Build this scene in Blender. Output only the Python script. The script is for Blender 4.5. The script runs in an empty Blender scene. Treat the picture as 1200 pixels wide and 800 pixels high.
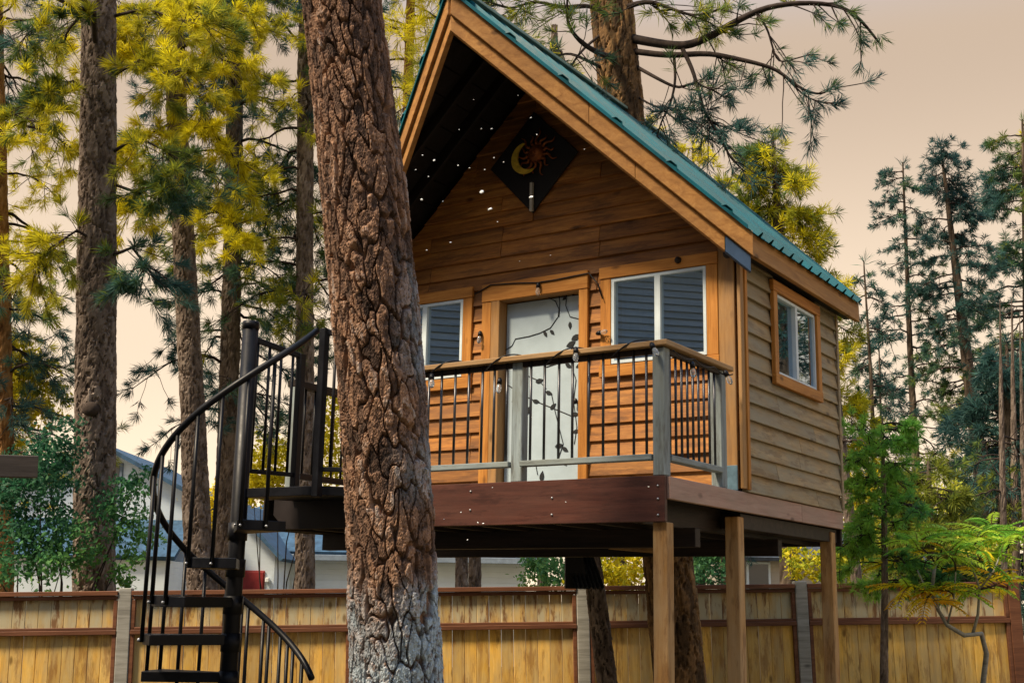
import bpy, bmesh, math, random
import numpy as np
from mathutils import Vector, Matrix
R = math.radians
rng = np.random.default_rng(7)
random.seed(7)
SC = bpy.context.scene
COL = SC.collection

# ------------------------------------------------------------------ camera
CAM = np.array([3.7215, -7.6035, 2.1])
FPX, YAW, PITCH, ROLL = 1432.77, R(33.298), R(11.925), R(1.056)
fwd = np.array([-math.sin(YAW)*math.cos(PITCH), math.cos(YAW)*math.cos(PITCH), math.sin(PITCH)])
rg = np.array([math.cos(YAW), math.sin(YAW), 0.0]); upv = np.cross(rg, fwd)
c_, s_ = math.cos(ROLL), math.sin(ROLL)
rt = c_*rg + s_*upv; uu = -s_*rg + c_*upv
cam = bpy.data.cameras.new('camera'); cam.sensor_width = 36.0; cam.lens = 36.0*FPX/1200.0
cam.clip_start = 0.05; cam.clip_end = 3000
co = bpy.data.objects.new('camera', cam); COL.objects.link(co)
co.matrix_world = Matrix(((rt[0], uu[0], -fwd[0], CAM[0]), (rt[1], uu[1], -fwd[1], CAM[1]), (rt[2], uu[2], -fwd[2], CAM[2]), (0, 0, 0, 1)))
SC.camera = co
SC.render.resolution_x, SC.render.resolution_y = 1024, 682

# ------------------------------------------------------------------ light
SUN_AZ = math.atan2(-0.40, -0.92)          # heading to the sun, clockwise from +Y
SUN_EL = R(53)
w = bpy.data.worlds.new('World'); SC.world = w; w.use_nodes = True
nt = w.node_tree; nt.nodes.clear()
out = nt.nodes.new('ShaderNodeOutputWorld'); bg = nt.nodes.new('ShaderNodeBackground')
sky = nt.nodes.new('ShaderNodeTexSky'); sky.sky_type = 'NISHITA'; sky.sun_disc = False
sky.sun_elevation = SUN_EL; sky.sun_rotation = SUN_AZ
sky.dust_density = 4.0; sky.air_density = 1.0; sky.ozone_density = 1.5
tc = nt.nodes.new('ShaderNodeTexCoord'); sep = nt.nodes.new('ShaderNodeSeparateXYZ')
rampn = nt.nodes.new('ShaderNodeValToRGB')
cr = rampn.color_ramp; cr.interpolation = 'EASE'
cr.elements[0].position = 0.0; cr.elements[0].color = (12.0, 9.6, 6.9, 1)
cr.elements[1].position = 1.0; cr.elements[1].color = (3.4, 6.4, 11.2, 1)
e = cr.elements.new(0.42); e.color = (5.8, 4.3, 2.95, 1)
e = cr.elements.new(0.20); e.color = (9.0, 6.95, 4.85, 1)
e = cr.elements.new(0.56); e.color = (4.9, 6.2, 8.6, 1)
mixs = nt.nodes.new('ShaderNodeMix'); mixs.data_type = 'RGBA'; mixs.inputs['Factor'].default_value = 0.85
nt.links.new(tc.outputs['Generated'], sep.inputs[0]); nt.links.new(sep.outputs['Z'], rampn.inputs['Fac'])
nt.links.new(sky.outputs[0], mixs.inputs['A']); nt.links.new(rampn.outputs[0], mixs.inputs['B'])
nt.links.new(mixs.outputs['Result'], bg.inputs[0]); bg.inputs[1].default_value = 0.076
nt.links.new(bg.outputs[0], out.inputs[0])
sl = bpy.data.lights.new('sun', 'SUN'); sl.energy = 4.9; sl.angle = R(10); sl.color = (1.0, 0.82, 0.58)
so = bpy.data.objects.new('sun', sl); COL.objects.link(so)
sd = Vector((math.sin(SUN_AZ)*math.cos(SUN_EL), math.cos(SUN_AZ)*math.cos(SUN_EL), math.sin(SUN_EL)))
so.rotation_euler = sd.to_track_quat('Z', 'Y').to_euler(); so.location = sd*40
SC.view_settings.view_transform = 'Standard'; SC.view_settings.look = 'None'
SC.view_settings.exposure = 0.75; SC.view_settings.gamma = 1.0; SC.view_settings.use_curve_mapping = False
SC.cycles.max_bounces = 6; SC.cycles.transparent_max_bounces = 8

# ------------------------------------------------------------------ helpers
def at(px, py, d):                       # a point of the place seen at a picture position, at distance d
    return CAM + d*(fwd + rt*(px-600)/FPX - uu*(py-400)/FPX)
def onplane(px, py, ax, val):
    r = fwd + rt*(px-600)/FPX - uu*(py-400)/FPX
    return CAM + r*((val-CAM[ax])/r[ax])
ER = np.array([math.cos(YAW), math.sin(YAW), 0]); EF = np.array([-math.sin(YAW), math.cos(YAW), 0])
def ground_z(x, y):
    l = (x-(-3.0))*ER[0] + (y-4.0)*ER[1]
    return 0.33 + 0.029*max(-9.0, min(9.0, l))
WM = {}
def setpar(o, p):
    if p is not None:
        o.parent = p; o.matrix_parent_inverse = WM[p.name].inverted()
def link(name, me, mat=None, parent=None, M=None, label=None, cat=None, group=None, kind=None):
    o = bpy.data.objects.new(name, me); COL.objects.link(o)
    if me is not None and mat is not None and not me.materials: me.materials.append(mat)
    M = M or Matrix.Identity(4); o.matrix_basis = M; WM[o.name] = M
    setpar(o, parent)
    if label: o['label'] = label
    if cat: o['category'] = cat
    if group: o['group'] = group
    if kind: o['kind'] = kind
    return o
def thing(name, loc, label, cat, group=None):
    return link(name, None, None, None, Matrix.Translation(Vector(loc)), label, cat, group)
def mesh(name, v, f, smooth=False):
    me = bpy.data.meshes.new(name)
    me.from_pydata([tuple(map(float, p)) for p in v], [], [tuple(map(int, q)) for q in f])
    if smooth: me.polygons.foreach_set('use_smooth', [True]*len(me.polygons))
    return me
def npmesh(name, v, f, smooth=False, attrs=None):
    """v (N,3), f (M,3|4) arrays"""
    v = np.asarray(v, np.float32); f = np.asarray(f, np.int32)
    me = bpy.data.meshes.new(name); k = f.shape[1]
    me.vertices.add(len(v)); me.vertices.foreach_set('co', v.ravel())
    me.loops.add(f.size); me.loops.foreach_set('vertex_index', f.ravel())
    me.polygons.add(len(f)); me.polygons.foreach_set('loop_start', np.arange(len(f), dtype=np.int32)*k)
    me.polygons.foreach_set('loop_total', np.full(len(f), k, np.int32))
    me.polygons.foreach_set('use_smooth', np.full(len(f), smooth, bool))
    for n, a in (attrs or {}).items():
        a = np.asarray(a, np.float32)
        if a.ndim == 1:
            at_ = me.attributes.new(n, 'FLOAT', 'POINT'); at_.data.foreach_set('value', a)
        else:
            at_ = me.attributes.new(n, 'FLOAT_COLOR', 'POINT')
            at_.data.foreach_set('color', np.c_[a, np.ones(len(a))].astype(np.float32).ravel())
    me.update(); me.validate()
    return me
def bevel_mesh(me, wd):
    bm = bmesh.new(); bm.from_mesh(me)
    bmesh.ops.recalc_face_normals(bm, faces=bm.faces)
    if wd: bmesh.ops.bevel(bm, geom=list(bm.edges), offset=wd, segments=1, affect='EDGES')
    bm.to_mesh(me); bm.free(); return me
BOXF = [(0, 3, 2, 1), (4, 5, 6, 7), (0, 1, 5, 4), (1, 2, 6, 5), (2, 3, 7, 6), (3, 0, 4, 7)]
def box_me(a, b, bev=0.004):
    x0, y0, z0 = a; x1, y1, z1 = b
    v = [(x0, y0, z0), (x1, y0, z0), (x1, y1, z0), (x0, y1, z0), (x0, y0, z1), (x1, y0, z1), (x1, y1, z1), (x0, y1, z1)]
    return bevel_mesh(mesh('box', v, BOXF), bev)
def box(name, a, b, mat, parent=None, bev=0.004, **k):
    """a box whose own origin is at its centre"""
    a = np.array(a, float); b = np.array(b, float); c = (a+b)/2; h = np.abs(b-a)/2
    return link(name, box_me(-h, h, min(bev, h.min()*0.6)), mat, parent, Matrix.Translation(Vector(c)), **k)
def frame(p0, p1, up=(0, 0, 1)):
    p0 = Vector(p0); p1 = Vector(p1); x = (p1-p0).normalized(); y = Vector(up).cross(x)
    if y.length < 1e-4: y = Vector((0, 1, 0)).cross(x)
    y.normalize(); z = x.cross(y)
    return Matrix(((x.x, y.x, z.x, p0.x), (x.y, y.y, z.y, p0.y), (x.z, y.z, z.z, p0.z), (0, 0, 0, 1))), (p1-p0).length
def beam(name, p0, p1, wd, ht, mat, parent=None, up=(0, 0, 1), bev=0.004, cut0=0.0, cut1=0.0, **k):
    """a squared timber from p0 to p1; local X runs along it, ends may be cut on the slant (metres over its height)"""
    M, L = frame(p0, p1, up); y, z = wd/2, ht/2
    v = [(-cut0, -y, -z), (L+cut1, -y, -z), (L+cut1, y, -z), (-cut0, y, -z), (cut0, -y, z), (L-cut1, -y, z), (L-cut1, y, z), (cut0, y, z)]
    return link(name, bevel_mesh(mesh(name, v, BOXF), min(bev, wd*.3, ht*.3)), mat, parent, M, **k)
def tube_vf(pts, rad, n=8, cap=True):
    pts = np.asarray(pts, float); m = len(pts)
    rad = np.full(m, rad, float) if np.isscalar(rad) else np.asarray(rad, float)
    tg = np.gradient(pts, axis=0) if m > 2 else np.repeat((pts[1]-pts[0])[None], m, 0)
    tg /= np.linalg.norm(tg, axis=1)[:, None]+1e-12
    a0 = np.array([0, 0, 1.0]) if abs(tg[0][2]) < 0.9 else np.array([1.0, 0, 0])
    V = []; nrm = np.cross(tg[0], a0); nrm /= np.linalg.norm(nrm)
    th = np.arange(n)/n*2*math.pi
    for i in range(m):
        nrm = nrm - tg[i]*np.dot(nrm, tg[i]); nrm /= np.linalg.norm(nrm)+1e-12
        bn = np.cross(tg[i], nrm)
        V.append(pts[i]+rad[i]*(np.cos(th)[:, None]*nrm+np.sin(th)[:, None]*bn))
    V = np.concatenate(V); F = []
    for i in range(m-1):
        for j in range(n):
            F.append((i*n+j, i*n+(j+1) % n, (i+1)*n+(j+1) % n, (i+1)*n+j))
    return V, F
def tube(name, pts, rad, mat, parent=None, n=10, cap=True, **k):
    V, F = tube_vf(pts, rad, n)
    if cap: F = F + [tuple(range(n-1, -1, -1)), tuple(range(len(V)-n, len(V)))]
    me = mesh(name, V, F, True)
    return link(name, me, mat, parent, **k)
class Acc:
    def __init__(s): s.v = []; s.f = []; s.n = 0
    def add(s, v, f):
        s.v.append(np.asarray(v, float)); s.f += [tuple(i+s.n for i in q) for q in f]; s.n += len(v)
    def box(s, a, b):
        x0, y0, z0 = a; x1, y1, z1 = b
        s.add([(x0, y0, z0), (x1, y0, z0), (x1, y1, z0), (x0, y1, z0), (x0, y0, z1), (x1, y0, z1), (x1, y1, z1), (x0, y1, z1)], BOXF)
    def me(s, name, smooth=False): return mesh(name, np.concatenate(s.v), s.f, smooth)
def poly_prism(name, pts, nrm, th, mat, parent=None, bev=0.003, **k):
    """a flat polygon of points given a thickness th along nrm"""
    pts = [Vector(p) for p in pts]; nv = Vector(nrm).normalized()*th; n = len(pts)
    v = pts+[p+nv for p in pts]
    f = [tuple(range(n)), tuple(range(2*n-1, n-1, -1))]+[(i, (i+1) % n, (i+1) % n+n, i+n) for i in range(n)]
    return link(name, bevel_mesh(mesh(name, v, f), bev), mat, parent, **k)

# ------------------------------------------------------------------ materials
def newmat(name):
    m = bpy.data.materials.new(name); m.use_nodes = True
    nt = m.node_tree; b = nt.nodes['Principled BSDF']
    return m, nt, b
def N(nt, t, **k):
    n = nt.nodes.new(t)
    for a, v in k.items():
        if a in n.inputs.keys(): n.inputs[a].default_value = v
        else: setattr(n, a, v)
    return n
def ramp(nt, fac, stops):
    r = nt.nodes.new('ShaderNodeValToRGB'); el = r.color_ramp.elements
    el[0].position, el[0].color = stops[0][0], (*stops[0][1], 1)
    el[1].position, el[1].color = stops[-1][0], (*stops[-1][1], 1)
    for p, c in stops[1:-1]:
        e = el.new(p); e.color = (*c, 1)
    nt.links.new(fac, r.inputs['Fac']); return r.outputs[0]
def mixc(nt, fac, a, b, mode='MIX'):
    m = nt.nodes.new('ShaderNodeMix'); m.data_type = 'RGBA'; m.blend_type = mode
    for s, v in (('Factor', fac), ('A', a), ('B', b)):
        if isinstance(v, (int, float)): m.inputs[s].default_value = v
        elif isinstance(v, tuple): m.inputs[s].default_value = (*v, 1)
        else: nt.links.new(v, m.inputs[s])
    return m.outputs['Result']
def mth(nt, op, a, b=0.0):
    m = nt.nodes.new('ShaderNodeMath'); m.operation = op
    for i, v in enumerate((a, b)):
        if isinstance(v, (int, float)): m.inputs[i].default_value = v
        else: nt.links.new(v, m.inputs[i])
    return m.outputs[0]
def wood(name, dark, mid, lite, axis='x', weather=None, wamt=0.5, rough=0.6, knots=True, stain=None, samt=0.0, bump=0.25, var=0.35):
    m, nt, b = newmat(name); L = nt.links.new
    t = N(nt, 'ShaderNodeTexCoord'); oi = N(nt, 'ShaderNodeObjectInfo')
    off = N(nt, 'ShaderNodeVectorMath', operation='SCALE'); cmb = N(nt, 'ShaderNodeCombineXYZ')
    for i in range(3): L(oi.outputs['Random'], cmb.inputs[i])
    L(cmb.outputs[0], off.inputs[0]); off.inputs['Scale'].default_value = 37.0
    add = N(nt, 'ShaderNodeVectorMath', operation='ADD'); L(t.outputs['Object'], add.inputs[0]); L(off.outputs[0], add.inputs[1])
    mp = N(nt, 'ShaderNodeMapping'); sc = {'x': (1.2, 16, 16), 'y': (16, 1.2, 16), 'z': (16, 16, 1.2)}[axis]
    mp.inputs['Scale'].default_value = sc; L(add.outputs[0], mp.inputs[0])
    n1 = N(nt, 'ShaderNodeTexNoise', Scale=1.0, Detail=7.0, Roughness=0.62, Distortion=0.9); L(mp.outputs[0], n1.inputs['Vector'])
    mp2 = N(nt, 'ShaderNodeMapping'); sc2 = tuple(3.2*s for s in sc); mp2.inputs['Scale'].default_value = sc2; L(add.outputs[0], mp2.inputs[0])
    n2 = N(nt, 'ShaderNodeTexNoise', Scale=1.6, Detail=4.0, Roughness=0.7); L(mp2.outputs[0], n2.inputs['Vector'])
    g = mth(nt, 'ADD', mth(nt, 'MULTIPLY', n1.outputs[0], 0.7), mth(nt, 'MULTIPLY', n2.outputs[0], 0.3))
    col = ramp(nt, g, [(0.34, dark), (0.5, mid), (0.64, lite)])
    # per-board tone
    v = mth(nt, 'ADD', mth(nt, 'MULTIPLY', oi.outputs['Random'], var), 1.0-var*0.5)
    hs = N(nt, 'ShaderNodeHueSaturation'); L(col, hs.inputs['Color']); L(v, hs.inputs['Value'])
    col = hs.outputs[0]
    if weather:
        n3 = N(nt, 'ShaderNodeTexNoise', Scale=2.2, Detail=5.0, Roughness=0.65); mp3 = N(nt, 'ShaderNodeMapping')
        mp3.inputs['Scale'].default_value = {'x': (.7, 2.2, 2.2), 'y': (2.2, .7, 2.2), 'z': (2.2, 2.2, .7)}[axis]
        L(add.outputs[0], mp3.inputs[0]); L(mp3.outputs[0], n3.inputs['Vector'])
        f = ramp(nt, n3.outputs[0], [(0.42-0.12*wamt, (0, 0, 0)), (0.70-0.12*wamt, (1, 1, 1))])
        col = mixc(nt, mth(nt, 'MULTIPLY', f, wamt), col, weather)
    if stain:
        n4 = N(nt, 'ShaderNodeTexNoise', Scale=3.0, Detail=6.0, Roughness=0.7); mp4 = N(nt, 'ShaderNodeMapping')
        mp4.inputs['Scale'].default_value = {'x': (.8, 4, 4), 'y': (4, .8, 4), 'z': (4, 4, .8)}[axis]
        L(add.outputs[0], mp4.inputs[0]); L(mp4.outputs[0], n4.inputs['Vector'])
        f = ramp(nt, n4.outputs[0], [(0.52, (0, 0, 0)), (0.62, (1, 1, 1))])
        col = mixc(nt, mth(nt, 'MULTIPLY', f, samt), col, stain)
    if knots:
        vo = N(nt, 'ShaderNodeTexVoronoi', Scale=1.0); mp5 = N(nt, 'ShaderNodeMapping')
        mp5.inputs['Scale'].default_value = {'x': (2.4, 5, 5), 'y': (5, 2.4, 5), 'z': (5, 5, 2.4)}[axis]
        L(add.outputs[0], mp5.inputs[0]); L(mp5.outputs[0], vo.inputs['Vector'])
        f = ramp(nt, vo.outputs['Distance'], [(0.06, (1, 1, 1)), (0.15, (0, 0, 0))])
        col = mixc(nt, mth(nt, 'MULTIPLY', f, 0.75), col, tuple(0.3*c for c in dark))
    L(col, b.inputs['Base Color']); b.inputs['Roughness'].default_value = rough
    b.inputs['Specular IOR Level'].default_value = 0.25
    bp = N(nt, 'ShaderNodeBump', Strength=bump, Distance=0.006); L(g, bp.inputs['Height']); L(bp.outputs[0], b.inputs['Normal'])
    return m
def paint(name, col, rough=0.5, metal=0.0, var=0.15, scale=6.0, spec=0.3, bump=0.0):
    m, nt, b = newmat(name); L = nt.links.new
    t = N(nt, 'ShaderNodeTexCoord'); n = N(nt, 'ShaderNodeTexNoise', Scale=scale, Detail=6.0, Roughness=0.65)
    L(t.outputs['Object'], n.inputs['Vector'])
    a = tuple(c*(1-var) for c in col); bb = tuple(min(1, c*(1+var)) for c in col)
    L(ramp(nt, n.outputs[0], [(0.35, a), (0.65, bb)]), b.inputs['Base Color'])
    L(ramp(nt, n.outputs[0], [(0.3, (rough*.8,)*3), (0.7, (min(1, rough*1.2),)*3)]), b.inputs['Roughness'])
    b.inputs['Metallic'].default_value = metal; b.inputs['Specular IOR Level'].default_value = spec
    if bump:
        bp = N(nt, 'ShaderNodeBump', Strength=bump, Distance=0.01); L(n.outputs[0], bp.inputs['Height']); L(bp.outputs[0], b.inputs['Normal'])
    return m
def siding_paint(name, col, pitch=0.15):
    """painted lap siding of a far house: fine courses as relief only"""
    m, nt, b = newmat(name); L = nt.links.new
    t = N(nt, 'ShaderNodeTexCoord'); wv = N(nt, 'ShaderNodeTexWave', Scale=1.0/pitch*0.314, bands_direction='Z', wave_profile='SAW')
    L(t.outputs['Object'], wv.inputs['Vector'])
    n = N(nt, 'ShaderNodeTexNoise', Scale=2.0, Detail=4.0); L(t.outputs['Object'], n.inputs['Vector'])
    L(ramp(nt, n.outputs[0], [(0.3, tuple(c*.9 for c in col)), (0.7, col)]), b.inputs['Base Color'])
    b.inputs['Roughness'].default_value = 0.7
    bp = N(nt, 'ShaderNodeBump', Strength=0.9, Distance=0.03); L(wv.outputs['Fac'], bp.inputs['Height']); L(bp.outputs[0], b.inputs['Normal'])
    return m
def bark_mat(name, cols, lichen_skylight=(0.38, 0.47, 0.54)):
    m, nt, b = newmat(name); L = nt.links.new
    a = N(nt, 'ShaderNodeAttribute', attribute_name='plate'); l = N(nt, 'ShaderNodeAttribute', attribute_name='lichen_skylight')
    t = N(nt, 'ShaderNodeTexCoord'); n = N(nt, 'ShaderNodeTexNoise', Scale=22.0, Detail=8.0, Roughness=0.72); L(t.outputs['Object'], n.inputs['Vector'])
    n2 = N(nt, 'ShaderNodeTexNoise', Scale=2.3, Detail=4.0); L(t.outputs['Object'], n2.inputs['Vector'])
    f = mth(nt, 'ADD', mth(nt, 'MULTIPLY', a.outputs['Fac'], 0.55), mth(nt, 'MULTIPLY', n.outputs[0], 0.45))
    k = len(cols)
    col = ramp(nt, f, [(0.25+0.5*i/(k-1), c) for i, c in enumerate(cols)])
    hs = N(nt, 'ShaderNodeHueSaturation'); L(col, hs.inputs['Color']); L(mth(nt, 'ADD', mth(nt, 'MULTIPLY', n2.outputs[0], 0.9), 0.55), hs.inputs['Value'])
    col = mixc(nt, mth(nt, 'MULTIPLY', l.outputs['Fac'], ramp(nt, n.outputs[0], [(0.36, (0, 0, 0)), (0.52, (1, 1, 1))])), hs.outputs[0], lichen_skylight)
    L(col, b.inputs['Base Color']); b.inputs['Roughness'].default_value = 0.92; b.inputs['Specular IOR Level'].default_value = 0.1
    bp = N(nt, 'ShaderNodeBump', Strength=0.6, Distance=0.012); L(n.outputs[0], bp.inputs['Height']); L(bp.outputs[0], b.inputs['Normal'])
    return m
def leaf_mat(name, trans=0.3):
    m, nt, b = newmat(name); L = nt.links.new
    a = N(nt, 'ShaderNodeAttribute', attribute_name='tint')
    L(a.outputs['Color'], b.inputs['Base Color']); b.inputs['Roughness'].default_value = 0.55; b.inputs['Specular IOR Level'].default_value = 0.25
    tr = N(nt, 'ShaderNodeBsdfTranslucent'); L(a.outputs['Color'], tr.inputs[0])
    mx = N(nt, 'ShaderNodeMixShader'); mx.inputs[0].default_value = trans
    L(b.outputs[0], mx.inputs[1]); L(tr.outputs[0], mx.inputs[2]); L(mx.outputs[0], nt.nodes['Material Output'].inputs[0])
    return m
M = {}
M['sid_f'] = wood('cedar_siding', (0.131, 0.047, 0.011), (0.320, 0.126, 0.025), (0.504, 0.222, 0.047), 'x', (0.135, 0.064, 0.028), 0.55, var=0.7, stain=(0.048, 0.022, 0.011), samt=0.45)
M['sid_s'] = wood('weathered_siding', (0.159, 0.093, 0.038), (0.293, 0.191, 0.081), (0.403, 0.277, 0.130), 'y', (0.235, 0.208, 0.144), 0.85, var=0.4, stain=(0.117, 0.071, 0.037), samt=0.5)
M['trim'] = wood('golden_trim', (0.235, 0.088, 0.015), (0.386, 0.155, 0.027), (0.487, 0.218, 0.046), 'x', var=0.2)
M['barge'] = wood('barge_timber', (0.218, 0.092, 0.022), (0.353, 0.168, 0.046), (0.454, 0.235, 0.071), 'x', (0.235, 0.118, 0.042), 0.5, var=0.2)
M['corner'] = wood('corner_timber', (0.185, 0.084, 0.024), (0.319, 0.160, 0.046), (0.403, 0.218, 0.076), 'x', (0.218, 0.160, 0.101), 0.5, var=0.2)
M['fascia'] = wood('red_stained_board', (0.039, 0.012, 0.009), (0.066, 0.021, 0.014), (0.098, 0.033, 0.022), 'x', (0.078, 0.037, 0.028), 0.5, knots=False, var=0.15, rough=0.5, stain=(0.027, 0.010, 0.008), samt=0.6)
M['sidefascia'] = wood('pinkish_board', (0.23, 0.13, 0.095), (0.33, 0.195, 0.15), (0.40, 0.26, 0.20), 'x', (0.27, 0.22, 0.17), 0.5, var=0.2)
M['grey'] = wood('grey_weathered', (0.114, 0.141, 0.150), (0.211, 0.255, 0.273), (0.299, 0.361, 0.378), 'x', (0.176, 0.185, 0.150), 0.5, stain=(0.053, 0.044, 0.035), samt=0.5, var=0.2)
M['railcap'] = wood('rail_cap', (0.187, 0.098, 0.034), (0.306, 0.174, 0.068), (0.399, 0.246, 0.111), 'x', (0.204, 0.145, 0.085), 0.4, var=0.15)
M['postwood'] = wood('post_timber', (0.208, 0.092, 0.022), (0.352, 0.172, 0.046), (0.464, 0.256, 0.088), 'x', (0.400, 0.288, 0.160), 0.6, var=0.35, stain=(0.136, 0.060, 0.020), samt=0.6)
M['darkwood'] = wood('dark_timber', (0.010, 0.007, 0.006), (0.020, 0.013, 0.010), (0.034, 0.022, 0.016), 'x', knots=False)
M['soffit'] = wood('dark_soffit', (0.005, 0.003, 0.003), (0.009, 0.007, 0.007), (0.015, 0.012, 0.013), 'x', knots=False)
M['deckboard'] = wood('deck_board', (0.10, 0.09, 0.075), (0.18, 0.165, 0.14), (0.26, 0.24, 0.21), 'x', var=0.4)
M['oldbeam'] = wood('old_beam', (0.045, 0.036, 0.030), (0.085, 0.068, 0.055), (0.13, 0.105, 0.085), 'x', var=0.1)
M['picket'] = wood('fence_picket', (0.443, 0.221, 0.032), (0.653, 0.375, 0.065), (0.779, 0.508, 0.130), 'z', (0.421, 0.342, 0.190), 0.6, stain=(0.211, 0.083, 0.018), samt=0.55, var=0.6)
M['picket2'] = wood('fence_picket_stained', (0.385, 0.191, 0.029), (0.589, 0.341, 0.063), (0.712, 0.480, 0.145), 'z', (0.427, 0.395, 0.271), 0.9, stain=(0.152, 0.056, 0.013), samt=0.85, var=0.6)
M['fencerail'] = wood('fence_rail', (0.081, 0.030, 0.015), (0.136, 0.053, 0.025), (0.187, 0.078, 0.039), 'x', knots=False, var=0.2)
M['fencepost'] = wood('fence_post', (0.170, 0.162, 0.140), (0.281, 0.272, 0.238), (0.357, 0.348, 0.315), 'x', var=0.2)
M['fencedark'] = wood('fence_dark', (0.045, 0.042, 0.038), (0.08, 0.075, 0.068), (0.12, 0.11, 0.10), 'z', var=0.3)
M['steel'] = paint('black_steel', (0.004, 0.0045, 0.007), 0.45, 0.0, 0.25, 9.0, 0.22)
M['apron'] = paint('dark_apron', (0.016, 0.012, 0.012), 0.6, 0, 0.25, 5.0, 0.2)
M['steel2'] = paint('baluster_steel', (0.045, 0.047, 0.055), 0.35, 0.6, 0.2, 9.0, 0.5)
M['bolt'] = paint('bolt_steel', (0.34, 0.35, 0.37), 0.35, 0.6, 0.1)
M['teal'] = paint('teal_metal', (0.003, 0.088, 0.118), 0.55, 0.0, 0.35, 3.0, 0.2)
M['tealcap'] = paint('pale_teal_flashing', (0.18, 0.28, 0.25), 0.4, 0.2, 0.15, 4.0)
M['flash'] = paint('blue_flashing', (0.035, 0.065, 0.12), 0.4, 0.0, 0.2, 5.0)
M['blueboot'] = paint('blue_post_boot', (0.10, 0.17, 0.22), 0.5, 0.3, 0.3, 8.0)
M['white'] = paint('white_vinyl', (0.52, 0.60, 0.64), 0.45, 0, 0.08)
M['door'] = paint('pale_door', (0.35, 0.43, 0.48), 0.5, 0, 0.10, 2.5)
M['vine'] = paint('black_vine', (0.010, 0.012, 0.014), 0.6)
M['black'] = paint('black_panel', (0.008, 0.007, 0.008), 0.6, 0, 0.3)
M['curtain'] = paint('curtain', (0.34, 0.42, 0.50), 0.9)
M['roomwall'] = paint('room_wall', (0.05, 0.04, 0.03), 0.9)
M['bulb'] = paint('bulb_glass', (0.62, 0.64, 0.62), 0.08, 0, 0.15, 20.0, 0.9)
M['sungold'] = paint('copper_sun', (0.25, 0.075, 0.018), 0.4, 0.5, 0.4, 14.0)
M['moon'] = paint('yellow_moon', (0.55, 0.38, 0.04), 0.4, 0.2, 0.3, 14.0)
M['silver'] = paint('pale_strip', (0.42, 0.40, 0.36), 0.5)
M['corr'] = paint('dark_corrugated', (0.055, 0.062, 0.075), 0.4, 0.3, 0.3)
M['housewhite'] = siding_paint('white_siding', (0.72, 0.82, 0.90))
M['housetan'] = siding_paint('grey_tan_siding', (0.36, 0.33, 0.28))
M['houseroof'] = paint('blue_shingle', (0.038, 0.082, 0.14), 0.8, 0, 0.35, 5.0, 0.2, 0.4)
M['housedark'] = paint('slate_shingle', (0.045, 0.055, 0.070), 0.85, 0, 0.3, 5.0, 0.2, 0.4)
M['housetrim'] = paint('house_trim', (0.16, 0.20, 0.25), 0.6)
M['reddoor'] = paint('red_garage_door', (0.22, 0.022, 0.022), 0.5, 0, 0.15)
M['fluff'] = paint('white_fluff', (0.80, 0.84, 0.88), 0.9, 0, 0.05)
M['darkpane'] = paint('dark_pane', (0.02, 0.025, 0.03), 0.1, 0, 0.1, 3, 0.6)
M['reflsid'] = wood('grey_lap_board', (0.16, 0.19, 0.205), (0.23, 0.265, 0.285), (0.28, 0.315, 0.335), 'x', knots=False, var=0.15)
BARKC = [(0.030, 0.022, 0.019), (0.085, 0.055, 0.042), (0.165, 0.10, 0.07), (0.30, 0.175, 0.11), (0.35, 0.285, 0.25)]
M['bark'] = bark_mat('ponderosa_bark', BARKC)
M['barkmix'] = bark_mat('lit_bark', [(0.035, 0.024, 0.016), (0.11, 0.068, 0.038), (0.24, 0.14, 0.066), (0.42, 0.25, 0.11)])
M['bark2'] = bark_mat('grey_bark', [(0.055, 0.042, 0.036), (0.13, 0.100, 0.082), (0.215, 0.17, 0.142), (0.30, 0.25, 0.215)])
M['bark3'] = bark_mat('dark_bark', [(0.026, 0.020, 0.016), (0.075, 0.056, 0.042), (0.14, 0.105, 0.08), (0.23, 0.18, 0.14)])
M['barkg'] = bark_mat('golden_bark', [(0.10, 0.048, 0.020), (0.22, 0.11, 0.042), (0.36, 0.19, 0.075), (0.44, 0.26, 0.11)])
M['twig'] = paint('twig_bark', (0.040, 0.030, 0.026), 0.9, 0, 0.4, 12.0, 0.1)
M['needle'] = leaf_mat('pine_needles', 0.5)
M['leaf'] = leaf_mat('broad_leaves', 0.5)
m, nt, b = newmat('clear_bulb'); b.inputs['Base Color'].default_value = (.8, .84, .86, 1); b.inputs['Roughness'].default_value = .06; b.inputs['Transmission Weight'].default_value = .85; b.inputs['IOR'].default_value = 1.3
M['bulbclear'] = m
# window glass: clear pane with a strong mirror at this angle
m, nt, b = newmat('window_glass'); gl = N(nt, 'ShaderNodeBsdfGlossy'); gl.inputs['Roughness'].default_value = 0.015; gl.inputs['Color'].default_value = (0.72, 0.86, 1, 1)
tp = N(nt, 'ShaderNodeBsdfTransparent'); tp.inputs[0].default_value = (0.55, 0.66, 0.72, 1); mx = N(nt, 'ShaderNodeMixShader'); mx.inputs[0].default_value = 0.6
nt.links.new(tp.outputs[0], mx.inputs[1]); nt.links.new(gl.outputs[0], mx.inputs[2]); nt.links.new(mx.outputs[0], nt.nodes['Material Output'].inputs[0])
M['glass'] = m
# ground: dry needles, soil and thin grass
m, nt, b = newmat('yard_ground'); t = N(nt, 'ShaderNodeTexCoord'); n = N(nt, 'ShaderNodeTexNoise', Scale=1.3, Detail=9.0, Roughness=0.7)
nt.links.new(t.outputs['Object'], n.inputs['Vector'])
nt.links.new(ramp(nt, n.outputs[0], [(0.3, (0.06, 0.044, 0.025)), (0.5, (0.11, 0.085, 0.048)), (0.68, (0.065, 0.085, 0.03))]), b.inputs['Base Color'])
b.inputs['Roughness'].default_value = 0.95
M['ground'] = m

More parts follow.
